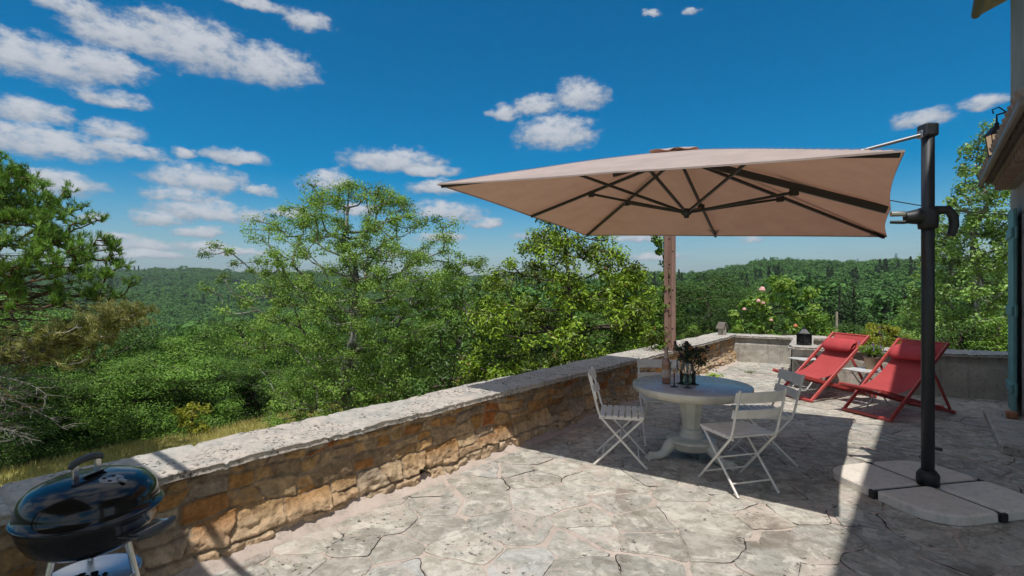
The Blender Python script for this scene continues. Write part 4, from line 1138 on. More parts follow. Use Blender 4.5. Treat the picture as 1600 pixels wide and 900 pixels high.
mb.build('ash', M['ash'], tr)

# overhead cable behind the parasol pole
mb = MB(); a, b = ray(1330, 300, 13.0), ray(1760, 335, 12.0)
mb.tube([a.lerp(b, k/16)+Vector((0, 0, -.25*(1-(2*k/16-1)**2))) for k in range(17)], .013, 6)
tag(mb.build('power_cable', M['cable']), 'thin dark overhead cable running to the house behind the pole', 'cable')

# ------------------------------------------------------------------ trees and bushes
def plant(name, label, cat, x, y, C, Rad, per, lsize, lmat, rng, top=None, r0=.1, bark='bark', aspect=.55, squash=.75, up=.55, shell=2.2, group=None, z=None, tip=.006, mid=.12, trunk='trunk', jit=.7, fold=.12):
    """C: clump centres relative to the foot of the plant"""
    z = ground_z(x, y)-.05 if z is None else z
    t = thing(name, label, cat, (x, y, z), 0, group)
    P, N, T = clump_pts(rng, C, Rad, per, squash, up, shell, jit)
    link('crown', leaves('crown', P, N, lsize*rng.uniform(.7, 1.3, len(P)), aspect, M[lmat], rng, T, fold), t)
    if top is None: top = (0, 0, C[:, 2].max()*.8)
    skeleton(rng, C, (0, 0, 0), top, r0, tip, mid).build(trunk, M[bark], t)
    return t
def at(px, d): return (px-800)/F*d
def zat(py, d): return H+(450-py)/F*d

# the light, open-crowned tree in the middle of the view
rng = np.random.default_rng(101)
d = 14.0; x = at(545, d); gz = ground_z(x, d)
zt = zat(288, d)-gz
def shape(pts, d, x, gz): return [(at(px, d)-x, zat(py, d)-gz) for px, py in pts]
zs = [zat(660, d)-gz, zat(600, d)-gz, zat(520, d)-gz, zat(440, d)-gz, zat(380, d)-gz, zat(335, d)-gz, zat(300, d)-gz, zt]
C = envelope(rng, 640, zs, [1.7, 2.1, 2.7, 3.2, 2.95, 1.9, .95, .4], .26, 3, .12, (1.08, .85))
C[:, 0] += .12*np.clip(C[:, 2]-3, 0, 5)*.6
sp = []
for (px, py) in ((345, 410), (350, 385), (362, 365), (385, 358), (400, 345), (420, 335), (440, 325), (505, 300), (520, 305), (575, 290), (600, 296), (612, 303), (622, 310), (640, 330), (665, 345), (680, 365), (695, 395), (700, 375), (580, 300), (490, 322), (470, 330), (380, 395), (360, 400)):
    sp.append((at(px, d)-x, rng.normal(0, .6), zat(py, d)-gz))
C = np.concatenate([C, np.array(sp)])
t = plant('airy_tree', 'tall open-crowned light green tree in the centre of the view, sky between its leaves', 'tree', x, d, C, rng.uniform(.18, .38, len(C)), 140, .058, 'l_airy', rng, (.15, 0, zt*.72), .15, 'barkpale', .6, .7, .5, 1.7, z=gz, mid=.2)

# magnolia behind the wall
rng = np.random.default_rng(102)
d = 10.3; x = at(890, d); gz = ground_z(x, d)
zs = [0.2, zat(600, d)-gz, zat(540, d)-gz, zat(480, d)-gz, zat(430, d)-gz, zat(390, d)-gz, zat(350, d)-gz, zat(328, d)-gz]
C = envelope(rng, 430, zs, [2.05, 2.4, 2.35, 2.0, 1.5, .95, .46, .2], .28, 5, .5, (1, .85))
for (px, py) in ((855, 340), (835, 368), (822, 385), (850, 332), (880, 345), (790, 425), (775, 430), (765, 440), (960, 395), (985, 425), (1000, 430), (1008, 455), (955, 400), (870, 336), (935, 385)): C = np.concatenate([C, [[at(px, d)-x, rng.normal(0, .3), zat(py, d)-gz]]])
plant('magnolia_tree', 'broad glossy yellow-green magnolia tree rising close behind the low wall', 'tree', x, d, C, rng.uniform(.17, .30, len(C)), 120, .084, 'l_mag', rng, (-.1, 0, zat(345, d)-gz), .11, 'bark', .42, .8, .75, 1.8, z=gz, mid=.15)
# lower skirt of the magnolia that runs left along the wall: a laurel
d = 11.4; x = at(735, d); gz = ground_z(x, d); rng = np.random.default_rng(103)
C = envelope(rng, 150, [0.1, 1.2, zat(560, d)-gz, zat(500, d)-gz, zat(455, d)-gz], [1.2, 1.4, 1.2, .8, .3], .25, 8, .4)
plant('laurel_bush', 'dark glossy bush filling the gap between the open tree and the magnolia', 'bush', x, d, C, rng.uniform(.2, .34, len(C)), 60, .10, 'l_dark', rng, (0, 0, 2.5), .07, aspect=.5, z=gz)
d = 14.6; x = at(725, d); gz = ground_z(x, d); rng = np.random.default_rng(104)
C = envelope(rng, 190, [.3, 2, zat(500, d)-gz, zat(450, d)-gz, zat(410, d)-gz], [1.2, 1.7, 1.6, 1.2, .4], .28, 11, .2)
plant('young_tree', 'feathery grey-green tree between the open tree and the magnolia', 'tree', x, d, C, rng.uniform(.2, .4, len(C)), 80, .085, 'l_airy', rng, (0, 0, zat(430, d)-gz), .08, 'barkpale', .5, .75, .5, 1.8, z=gz)
# twiggy bush at the foot of the open tree
d = 12.6; x = at(505, d); gz = ground_z(x, d); rng = np.random.default_rng(105)
C = envelope(rng, 110, [0.05, .5, 1.2, zat(600, d)-gz, zat(585, d)-gz], [1.2, 1.45, 1.3, .9, .4], .3, 13, .3, (1.15, .8))
plant('twiggy_bush', 'pale green twiggy bush at the meadow edge under the open tree', 'bush', x, d, C, rng.uniform(.16, .30, len(C)), 60, .06, 'l_airy', rng, (.0, 0, 1.2), .05, 'barkpale', .55, .7, .4, 1.7, z=gz, tip=.004)
d = 13.2; x = at(640, d); gz = ground_z(x, d); rng = np.random.default_rng(106)
C = envelope(rng, 150, [0.05, .8, 1.8, zat(560, d)-gz, zat(530, d)-gz], [1.2, 1.5, 1.4, 1.0, .4], .3, 15, .3, (1.1, .8))
plant('lichened_bush', 'loose grey-green bush with pale twigs right of the open tree trunk', 'bush', x, d, C, rng.uniform(.16, .32, len(C)), 60, .065, 'l_airy', rng, (.0, 0, 1.8), .05, 'barkpale', .55, .7, .4, 1.7, z=gz, tip=.005)

# pine on the left
rng = np.random.default_rng(110)
d = 11.6; x = at(-40, d); gz = ground_z(x, d)
poly = [(0, 250), (20, 248), (45, 262), (60, 285), (75, 300), (95, 315), (105, 335), (120, 350), (140, 358), (150, 372), (140, 385), (118, 395), (100, 372), (85, 345), (60, 320), (40, 300), (20, 290), (5, 285), (-20, 270), (-40, 255), (30, 330), (55, 350), (75, 370), (10, 320), (-30, 300), (-60, 300), (-80, 330), (100, 400), (125, 410), (145, 425), (160, 440), (150, 450), (85, 425), (60, 440), (110, 440), (130, 455), (172, 425), (168, 405)]
C = []
for (px, py) in poly:
    for k in range(6 if py < 390 else 3):
        C.append((at(px-24+rng.normal(0, 9), d)-x, rng.normal(0, .75), zat(py+8+rng.normal(0, 8), d)-gz))
for k in range(70): C.append((rng.uniform(-2.5, 1.0), rng.normal(0, 1.0), zat(rng.uniform(250, 345), d)-gz))
C = np.array(C); C[:, 2] -= .10*np.abs(C[:, 1])
pine = thing('pine_tree', 'dark pine with tufted bright needle crown at the left edge', 'pine tree', (x, d, gz))
# needle tufts: bundles of long thin leaves
def tufts(C, per_t, per_n, rad, ln, mname, rng, upw=.5, name='needles'):
    n = len(C); T0 = np.repeat(C, per_t, 0)+rvec(rng, n*per_t)*rad*np.array([1, 1, .7])*rng.random((n*per_t, 1))**.5
    D0 = rvec(rng, n*per_t)*.6+np.array([0, 0, upw]); D0 /= np.linalg.norm(D0, axis=1, keepdims=True)
    P0 = np.repeat(T0, per_n, 0); D = np.repeat(D0, per_n, 0)+rvec(rng, len(P0))*.75; D /= np.linalg.norm(D, axis=1, keepdims=True)
    L = ln*rng.uniform(.7, 1.2, (len(P0), 1)); B = np.cross(D, rvec(rng, len(P0))); B /= np.linalg.norm(B, axis=1, keepdims=True); w = ln*.055
    base = P0+np.repeat(D0, per_n, 0)*rng.uniform(-.06, .06, (len(P0), 1))
    V = np.stack([base-B*w, base+B*w, base+D*L+B*w*.4, base+D*L-B*w*.4], 1)
    tint = np.clip(np.repeat(rng.normal(.55, .2, n*per_t), per_n)+rng.normal(0, .1, len(P0)), 0, 1)
    return np_mesh(name, V.reshape(-1, 3), np.arange(len(V)*4).reshape(-1, 4), M[mname], {'tint': ('FLOAT', np.repeat(tint, 4))}), T0
me, T0 = tufts(C, 9, 26, .22, .125, 'l_pine', rng, .8, 'crown'); link('crown', me, pine)
sel = T0[rng.permutation(len(T0))[:900]]
skeleton(rng, sel, (-.6, 0, 0), (-.2, 0, zat(270, d)-gz), .17, .006, .12).build('trunk', M['pinebark'], pine)
# bare lower branches
mb = MB()
for k in range(46):
    z0 = rng.uniform(zat(560, d)-gz, zat(400, d)-gz); a = rng.normal(0, .55); L = rng.uniform(1.4, 3.2)
    pts = [Vector((-.5, 0, z0))]; p = pts[0].copy(); q = a; el = rng.uniform(-.12, .12)
    for s in range(6):
        q += rng.normal(0, .12); el += rng.normal(-.02, .07); p = p+Vector((math.cos(q), math.sin(q), el))*L/6; pts.append(p.copy())
        if s > 0:
            for e in range(4):
                q2 = q+rng.choice((-1, 1))*rng.uniform(.4, 1.0); l2 = rng.uniform(.25, .7)
                p2 = p+Vector((math.cos(q2)*.5, math.sin(q2)*.5, rng.uniform(-.2, .15)))*l2; p3 = p2+Vector((math.cos(q2+rng.normal(0, .4))*.4, math.sin(q2)*.5, rng.uniform(-.25, .1)))*l2
                mb.tube([p, p2, p3], [.008, .005, .003], 4, False)
    mb.tube(pts, [.026, .022, .018, .014, .011, .008, .005], 6, False)
mb.build('bare_branches', M['pinebark'], pine)

# dead grey branches and browned boughs in front of the woods, lower left
rng = np.random.default_rng(111)
d = 11.0; x = at(-30, d); gz = ground_z(x, d)
dp = thing('dying_pine', 'half-dead pine with grey bare twigs and browned boughs at the lower left', 'pine tree', (x, d, gz))
mb = MB(); ends = []
mb.tube([(-.3, 0, 0), (-.25, 0, 1.5), (-.3, .1, 3.2)], [.12, .10, .05], 8)
for k in range(16):
    z0 = rng.uniform(1.0, 3.1); q = rng.normal(0, .5); L = rng.uniform(.9, 2.3); el = rng.uniform(-.05, .25)
    p = Vector((-.28, 0, z0)); pts = [p.copy()]
    for s in range(6):
        q += rng.normal(0, .15); el -= rng.uniform(0, .12); p = p+Vector((math.cos(q), math.sin(q), el))*L/6; pts.append(p.copy())
        for e in range(5):
            q2 = q+rng.choice((-1, 1))*rng.uniform(.3, 1.1); l2 = rng.uniform(.15, .5)
            p2 = p+Vector((math.cos(q2), math.sin(q2), rng.uniform(-.5, .3)))*l2*.5; p3 = p2+Vector((math.cos(q2+rng.normal(0, .5)), math.sin(q2), rng.uniform(-.7, .2)))*l2*.5
            mb.tube([p, p2, p3], [.007, .0045, .0025], 4, False)
    mb.tube(pts, [.022, .018, .015, .012, .009, .006, .004], 5, False)
mb.build('trunk', M['deadwood'], dp)
C = []
for k in range(120):
    px, py = rng.uniform(10, 205), 0
    py = 545-(px-10)*.30+rng.normal(0, 16)+8; C.append((at(px, d)-x, rng.normal(.2, .45), zat(py, d)-gz))
C = np.array(C)
me, T0 = tufts(C, 7, 22, .22, .12, 'l_pineold', rng, .3, 'crown'); link('crown', me, dp)
skeleton(rng, C, (-.3, 0, 0), (-.28, 0, zat(520, d)-gz), .06, .005, .1).build('boughs', M['deadwood'], dp)

# woodland edge beyond the meadow: every tree is its own thing
def wood_tree(seed, hgt, wid, lm, nclump=84, per=460, ls=.062):
    rng = np.random.default_rng(seed)
    C = envelope(rng, nclump, [.02*hgt, .18*hgt, .45*hgt, .7*hgt, .88*hgt, hgt], [wid*.75, wid*.98, wid, wid*.8, wid*.5, wid*.15], .30, seed, .62)
    Rd = rng.uniform(.40, .72, nclump)*wid/1.9
    P, N, T = clump_pts(rng, C, Rd, per, .62, .5, 3.2, .5)
    me = leaves('crown', P, N, ls*rng.uniform(.7, 1.3, len(P)), .6, M[lm], rng, T)
    tk = skeleton(rng, C[:70], (0, 0, 0), (0, 0, hgt*.8), .11, .008)
    return me, tk
protos = []
for k, (sd_, lm) in enumerate(((201, 'l_wood'), (202, 'l_wood'), (203, 'l_dark'), (204, 'l_wood'), (205, 'l_bushy'))):
    me, tk = wood_tree(sd_, 5.0, 2.0, lm)
    o = tk.build('trunk', M['bark']); tm = o.data; bpy.data.objects.remove(o)
    protos.append((me, tm))
wood = [  # px of middle, py of top, distance, width factor, prototype, label
    (-30, 560, 13.5, 1.0, 2, 'dark bushy tree at the meadow edge, far left behind the dead grey twigs'),
    (60, 580, 13.6, .85, 0, 'round green tree at the meadow edge behind the grill handle'),
    (130, 590, 13.9, .8, 1, 'low leafy tree at the meadow edge, right of the dead grey twigs'),
    (205, 565, 14.6, .9, 3, 'fresh green tree at the meadow edge left of the yellow-tinged bush'),
    (275, 545, 15.6, 1.0, 0, 'rounded mid-green tree at the meadow edge below the far valley'),
    (345, 555, 16.4, .85, 2, 'dark green tree at the meadow edge left of the open-crowned tree'),
    (400, 560, 17.0, .9, 1, 'leafy tree at the meadow edge just left of the twiggy bush'),
    (30, 470, 18.5, 1.15, 3, 'tall leafy tree behind the browned pine boughs'),
    (150, 485, 19.5, 1.1, 2, 'dark tree of the second row behind the browned boughs'),
    (235, 520, 21.0, 1.15, 4, 'bright green tree of the second row under the valley view'),
    (310, 510, 22.0, 1.15, 3, 'round tree of the second row, left of the highest one'),
    (385, 500, 23.0, 1.1, 1, 'tall tree of the second row beside the open-crowned tree'),
    (460, 515, 24.0, 1.1, 0, 'tree of the second row seen through the open crown, left side'),
    (560, 505, 25.0, 1.1, 2, 'dark tree of the second row behind the open tree trunk'),
    (650, 500, 24.0, 1.1, 4, 'bright tree of the second row right of the open tree trunk'),
    (95, 500, 27.0, 1.2, 1, 'tree of the third row at the left edge of the valley view'),
    (195, 508, 29.0, 1.2, 0, 'tree of the third row, left below the distant hay field'),
    (345, 498, 31.0, 1.25, 2, 'dark tree of the third row below the distant hay field'),
    (450, 490, 33.0, 1.2, 3, 'tree of the third row behind the left side of the open crown'),
    (740, 470, 27.0, 1.2, 0, 'tree standing behind the feathery grey-green tree'),
    (830, 470, 26.0, 1.1, 2, 'dark tree behind the left side of the magnolia'),
    (960, 470, 27.0, 1.1, 1, 'tree behind the right side of the magnolia'),
]
rng = np.random.default_rng(77)
for (px, py, d, wf, pr, txt) in wood:
    if d < 18: d = (16.6+(d-13.5)*.1+3.45)/(.629-.777*(px-800)/F)
    elif d < 25: d = (19.5+(d-20)*.2+3.45)/(.629-.777*min((px-800)/F, -.2))
    else: d = d*1.15
    x = at(px, d); gz = ground_z(x, d)-.3; h = zat(py, d)-gz
    t = thing('woodland_tree', txt, 'tree', (x, d, gz), rng.uniform(0, 6.28), 'trees along the woodland edge')
    w = wf*1.0*(1+.02*(d-14)); t.scale = (w, w, h/5.0)
    link('crown', protos[pr][0], t); link('trunk', protos[pr][1], t)
# yellow-tinged sapling
d = 15.6; x = at(300, d); gz = ground_z(x, d); rng = np.random.default_rng(112)
C = envelope(rng, 40, [.1, .6, 1.1, zat(635, d)-gz], [.4, .5, .4, .15], .3, 4, .3)
plant('yellow_sapling', 'small yellow-tinged sapling at the foot of the woodland edge', 'bush', x, d, C, rng.uniform(.10, .2, len(C)), 40, .07, 'l_yel', rng, None, .03, z=gz)

# right side: poplar, garden shrubs, conifers
rng = np.random.default_rng(120)
d = 15.0; x = at(1528, d); gz = ground_z(x, d)
zs = [.4, zat(545, d)-gz, zat(480, d)-gz, zat(400, d)-gz, zat(320, d)-gz, zat(250, d)-gz, zat(192, d)-gz]
C = envelope(rng, 300, zs, [.9, 1.25, 1.35, 1.2, 1.05, .65, .2], .3, 21, .1)
C[:, 0] += .25-.05*C[:, 2]*0
plant('poplar_tree', 'slender light-leaved poplar between the parasol pole and the house', 'poplar', x, d, C, rng.uniform(.16, .36, len(C)), 52, .085, 'l_poplar', rng, (.05, 0, zat(215, d)-gz), .10, 'barkpale', .8, .9, .3, 1.7, z=gz)
d = 17.0; x = at(1455, d)+.6; gz = ground_z(x, d); rng = np.random.default_rng(121)
C = envelope(rng, 150, [.3, 1.5, 3, zat(400, d)-gz, zat(330, d)-gz], [1.0, 1.3, 1.2, .8, .3], .3, 22, .1)
plant('poplar_tree', 'shorter loose-leaved poplar partly behind the parasol pole', 'poplar', x, d, C, rng.uniform(.18, .36, len(C)), 60, .085, 'l_poplar', rng, None, .08, 'barkpale', .8, .9, .3, 1.7, z=gz)

def bush(name, label, px, pytop, d, wpx, lm, seed, n=90, per=60, ls=.06, cr=(.12, .24), cat='bush', zb=None):
    rng = np.random.default_rng(seed); x = at(px, d); gz = ground_z(x, d) if zb is None else zb; h = zat(pytop, d)-gz; w = wpx/2/F*d
    C = envelope(rng, n, [.03, .3*h, .65*h, .9*h, h], [w*.8, w, w*.85, w*.5, w*.2], .25, seed, .5)
    return plant(name, label, cat, x, d, C, rng.uniform(*cr, len(C)), per, ls, lm, rng, None, .05, z=gz, trunk='stems')
bush('box_bush', 'rounded mid-green bush behind the black garden lantern', 1272, 487, 13.0, 74, 'l_bushy', 301)
bush('yellow_shrub', 'yellow-green shrub showing between the two red deckchairs', 1376, 509, 11.6, 120, 'l_yel', 302, 110, 60, .05, (.08, .18))
bush('grey_green_bush', 'soft grey-green bush between the yellow shrub and the parasol pole', 1405, 518, 13.5, 84, 'l_poplar', 303, 70, 60, .05)
bush('dark_bush', 'dark leafy bush at the foot of the poplar by the house', 1500, 505, 13.6, 86, 'l_dark', 304, 90, 60, .06)
bush('leafy_bush', 'loose green bush at the foot of the poplar against the shutter', 1560, 500, 13.0, 70, 'l_bushy', 305, 80, 60, .06)
bush('low_fern_bush', 'low bright bush behind the wall between post and birdhouse', 1095, 508, 15.5, 90, 'l_bushy', 306, 70, 60, .06)
bush('salmon_shrub', 'low shrub with salmon-tinged tips behind the second deckchair', 1425, 538, 12.0, 60, 'l_yel', 307, 40, 40, .05, (.08, .15))
bush('hedge_bush', 'dark green hedge bush at the back of the garden behind the roses', 1190, 505, 20.0, 130, 'l_dark', 308, 120, 70, .09, (.2, .4))
bush('hedge_bush', 'broad green hedge bush at the back of the garden behind the wooden stake', 1310, 508, 22.0, 120, 'l_dark', 309, 120, 70, .09, (.2, .4))
bush('hedge_bush', 'green hedge bush at the back of the garden, left of the parasol pole', 1410, 512, 21.0, 120, 'l_dark', 310, 120, 70, .09, (.2, .4))
# climbing rose with pink blooms
rng = np.random.default_rng(130)
d = 12.4; x = at(1205, d); gz = ground_z(x, d)
pts = [(1155, 505), (1165, 480), (1150, 490), (1175, 470), (1185, 462), (1195, 480), (1210, 440), (1215, 450), (1222, 465), (1230, 478), (1240, 490), (1225, 440), (1205, 500), (1180, 500), (1165, 515), (1140, 512), (1245, 505), (1262, 480), (1268, 462), (1266, 455), (1255, 495), (1235, 510), (1195, 515), (1215, 520), (1250, 515), (1212, 436), (1228, 455), (1190, 470), (1175, 488)]
C = np.array([(at(px, d)-x, rng.normal(0, .25), zat(py, d)-gz) for px, py in pts for _ in range(2)])+rng.normal(0, .07, (len(pts)*2, 3))
rs = plant('rose_bush', 'straggly climbing rose with pale pink blooms above the corner of the terrace', 'rose bush', x, d, C, rng.uniform(.09, .19, len(C)), 75, .08, 'l_rose', rng, (0, 0, 1.2), .03, 'bark', .65, .8, .5, 1.7, z=gz, tip=.006, mid=.2)
def bloom(p, r, parent, m):
    mb = MB()
    for ring, (n, q, tl) in enumerate(((3, .25, 1.2), (5, .6, .8), (6, .95, .3))):
        for k in range(n):
            a = 2*PI*k/n+ring*.5; c_ = Vector((math.cos(a)*q*r*.62, math.sin(a)*q*r*.62, r*(.45-.75*q*q)))
            mb.ball(Vector(p)+c_, r*.46, 8, 6)
    mb.build('rose_bloom', M[m], parent)
for (px, py, r, m) in ((1191, 452, .075, 'pinkpetal'), (1185, 470, .05, 'pinkpetal'), (1192, 473, .05, 'pinkpetal'), (1163, 483, .045, 'pinkpetal'), (1205, 500, .04, 'pinkpetal'), (1243, 509, .05, 'orangepetal')):
    bloom((at(px, d-.35)-x, -.35, zat(py, d-.35)-gz), r, rs, m)
mb = MB(); p = Vector((at(1307, 14.5), 14.5, ground_z(at(1307, 14.5), 14.5)-.1)); mb.tube([(0, 0, 0), (.01, 0, zat(487, 14.5)-p.z)], [.035, .03], 8)
o = mb.build('wooden_stake', M['paleW']); o.location = p; tag(o, 'thin pale wooden stake standing behind the wall between lantern and conifers', 'stake')

# conifers standing in front of the right-hand hill
def conifer(seed, h, w, per=34):
    rng = np.random.default_rng(seed); P = []; N = []
    for k in range(26):
        f = k/25; z = h*(.06+.93*f); r = w*(1-f)**.85+.05*w; nb = max(4, int(15*(1-f)+4))
        for b in range(nb):
            a = 2*PI*b/nb+rng.uniform(0, 1); L = r*rng.uniform(.7, 1.1); n = max(6, int(per*(L/w)))
            t = rng.random(n)**.6; p = np.stack([np.cos(a)*L*t, np.sin(a)*L*t, z-.30*L*t+rng.normal(0, .02*h/5, n)], 1)+rng.normal(0, .06*w, (n, 3)); P.append(p)
            N.append(np.tile([math.cos(a)*.4, math.sin(a)*.4, .8], (n, 1))+rng.normal(0, .5, (n, 3)))
    P = np.concatenate(P); N = np.concatenate(N)
    me = leaves('crown', P, N, .12*h/5*rng.uniform(.7, 1.3, len(P)), .35, M['l_con'], rng)
    m = MB(); m.tube([(0, 0, 0), (0, 0, h*.95)], [.03*h/2, .005*h], 7, False); o = m.build('trunk', M['bark']); tm = o.data; bpy.data.objects.remove(o)
    return me, tm
cp = [conifer(401, 8, 2.0), conifer(402, 8, 1.7)]
for i, (px, py, d, wf, txt) in enumerate(((1312, 440, 44, 1.80, 'dark conifer at the back of the garden, left one of the nearest pair'), (1334, 442, 45, 1.80, 'dark conifer at the back of the garden, right one of the nearest pair'),
        (1383, 452, 47, 2.20, 'broad dark conifer left of the parasol pole'), (1414, 450, 49, 2.00, 'dark conifer closest to the parasol pole'), (1290, 455, 52, 1.60, 'smaller dark conifer left of the nearest pair'),
        (1400, 396, 330, 2.6, 'lone tall conifer standing out on the right-hand ridge'), (1340, 404, 340, 2.2, 'lone conifer on the ridge midway between stake and pole'), (1185, 404, 360, 2.0, 'lone conifer on the ridge above the roses'),
        (1210, 408, 350, 1.8, 'small conifer on the ridge right of the one above the roses'), (153, 397, 300, 2.0, 'dark conifer poking above the hill beside the left pine'), (172, 402, 320, 2.0, 'second dark conifer on the left hill, nearer the open valley'))):
    x = at(px, d); gz = ground_z(x, d)-(2.0 if d < 100 else .2); h = zat(py, d)-gz
    t = thing('conifer', txt, 'conifer', (x, d, gz), i*1.3, 'dark conifers'); w = wf*h/8 if d < 100 else wf; t.scale = (w, w, h/8)
    link('crown', cp[i % 2][0], t); link('trunk', cp[i % 2][1], t)
for i, (px, py, d, wf, pr, txt) in enumerate(((1105, 425, 34, 1.9, 2, 'big dark broadleaf tree right of the drilled post'), (1150, 452, 38, 1.4, 2, 'broadleaf tree just right of the big dark one by the post'), (1060, 440, 36, 1.4, 2, 'broadleaf tree seen beside the drilled post'), (1020, 460, 34, 1.2, 3, 'tree between the magnolia and the drilled post'),
        (1235, 488, 40, 1.3, 2, 'broadleaf tree behind the climbing rose'), (1360, 508, 38, 1.0, 0, 'low broadleaf tree below the dark conifers'), (1455, 470, 36, 1.4, 0, 'broadleaf tree behind the pole and poplars'), (1275, 498, 36, 1.1, 2, 'tree behind the round box bush'))):
    x = at(px, d); gz = ground_z(x, d)-.3; h = zat(py, d)-gz
    t = thing('garden_tree', txt, 'tree', (x, d, gz), i*2.1, 'broadleaf trees beyond the garden'); t.scale = (wf*1.1, wf*1.1, h/5)
    link('crown', protos[pr][0], t); link('trunk', protos[pr][1], t)

# far hillside woods, reading as one mass: one object scattering crowns over the terrain
def far_crown(seed, con=False):
    rng = np.random.default_rng(seed)
    if con:
        t = rng.random(500)**.7; a = rng.uniform(0, 2*PI, 500); r = (1-t)*2.2*rng.uniform(.5, 1, 500)
        P = np.stack([np.cos(a)*r, np.sin(a)*r, t*10], 1); N = np.stack([np.cos(a), np.sin(a), .8+0*a], 1)+rng.normal(0, .4, (500, 3)); T = rng.random(500); s = .8
    else:
        C = envelope(rng, 34, [.5, 2.0, 4.5, 6.5, 7.6], [3.0, 3.9, 3.7, 2.5, 1.0], .3, seed, .75)
        P, N, T = clump_pts(rng, C, rng.uniform(.8, 1.5, 34), 26, .7, .6, 2.6, .5); s = .62*rng.uniform(.7, 1.3, len(P))
    me = leaves('far_crown', P, N, s, .7, M['l_con' if con else 'l_far'], rng, T)
    return bpy.data.objects.new('far_crown', me)
fcol = bpy.data.collections.new('far_crowns')
for k in range(6): fcol.objects.link(far_crown(500+k, False))
fcol.objects.link(far_crown(520, True))
rng = np.random.default_rng(600)
pts = []
def scatter(th0, th1, r0, r1, sp0, sp1):
    area = .5*R(th1-th0)*(r1*r1-r0*r0); n = int(area/(((sp0+sp1)/2)**2)*1.35)
    th = np.radians(rng.uniform(th0, th1, n)); u = rng.random(n); r = r0*(r1/r0)**u if sp1 > sp0*1.4 else np.sqrt(r0*r0+u*(r1*r1-r0*r0))
    x = r*np.sin(th); y = r*np.cos(th); z = terrain(x, y)
    s = np.interp(r, [r0, r1], [sp0, sp1])/6.3
    keep = ~((np.abs(np.degrees(th)+28.3) < .95) & (np.abs(r-760) < 36))
    dns = fbm(np.stack([x*.012, y*.012], -1), 3, 88)
    s = s*(1+.25*dns)*rng.uniform(.75, 1.25, n)
    for a, b, c, e, k in zip(x, y, z, s, keep):
        if k: pts.append((a, b, c-.6*e, e))
scatter(-52, 16, 36, 160, 4.6, 7.0)
scatter(-52, 14, 160, 1250, 7.0, 11.5)
scatter(12, 60, 52, 140, 4.6, 5.6)
scatter(12, 60, 140, 480, 5.4, 7.0)
A = np.array(pts)
me = bpy.data.meshes.new('far_wood'); me.vertices.add(len(A)); me.vertices.foreach_set('co', A[:, :3].astype(np.float32).ravel())
at_ = me.attributes.new('size', 'FLOAT', 'POINT'); at_.data.foreach_set('value', A[:, 3].astype(np.float32))
at_ = me.attributes.new('pick', 'INT', 'POINT'); pk = rng.integers(0, 6, len(A)); cz = fbm(A[:, :2]*.01, 3, 91); pk[(cz > .28) & (rng.random(len(A)) < .35)] = 6; at_.data.foreach_set('value', pk.astype(np.int32))
at_ = me.attributes.new('turn', 'FLOAT', 'POINT'); at_.data.foreach_set('value', rng.uniform(0, 6.28, len(A)).astype(np.float32))
fw = link('far_wood', me); tag(fw, 'unbroken green woodland covering the hills across the valley', 'woodland', kind='stuff')
ng = bpy.data.node_groups.new('scatter_crowns', 'GeometryNodeTree')
ng.interface.new_socket('Geometry', in_out='INPUT', socket_type='NodeSocketGeometry'); ng.interface.new_socket('Geometry', in_out='OUTPUT', socket_type='NodeSocketGeometry')
gi = ng.nodes.new('NodeGroupInput'); go = ng.nodes.new('NodeGroupOutput'); ci = ng.nodes.new('GeometryNodeCollectionInfo'); iop = ng.nodes.new('GeometryNodeInstanceOnPoints')
ci.inputs['Collection'].default_value = fcol; ci.inputs['Separate Children'].default_value = True; ci.inputs['Reset Children'].default_value = True
iop.inputs['Pick Instance'].default_value = True
def named(n, t):
    x = ng.nodes.new('GeometryNodeInputNamedAttribute'); x.data_type = t; x.inputs['Name'].default_value = n; return x.outputs[0]
cx = ng.nodes.new('ShaderNodeCombineXYZ'); ng.links.new(named('turn', 'FLOAT'), cx.inputs[2])
ng.links.new(gi.outputs[0], iop.inputs['Points']); ng.links.new(ci.outputs[0], iop.inputs['Instance']); ng.links.new(named('pick', 'INT'), iop.inputs['Instance Index'])
ng.links.new(cx.outputs[0], iop.inputs['Rotation']); ng.links.new(named('size', 'FLOAT'), iop.inputs['Scale']); ng.links.new(iop.outputs[0], go.inputs[0])
fw.modifiers.new('scatter', 'NODES').node_group = ng

# summer haze: even pale air round the whole place
mb = MB(); mb.add([(a*2700, b*2700, c) for c in (float(TZ.min())-1.0, 75.0) for (a, b) in ((-1, -1), (1, -1), (1, 1), (-1, 1))], [[3, 2, 1, 0], [4, 5, 6, 7], [0, 1, 5, 4], [1, 2, 6, 5], [2, 3, 7, 6], [3, 0, 4, 7]])
hm, hnt = mat('haze_air'); ht = NT(hnt)
ht.out(None, ht.n('ShaderNodeVolumePrincipled', i={'Color': (.80, .90, 1.0, 1), 'Density': .00017, 'Anisotropy': .2}).outputs[0])
tag(mb.build('haze', hm), kind='stuff')

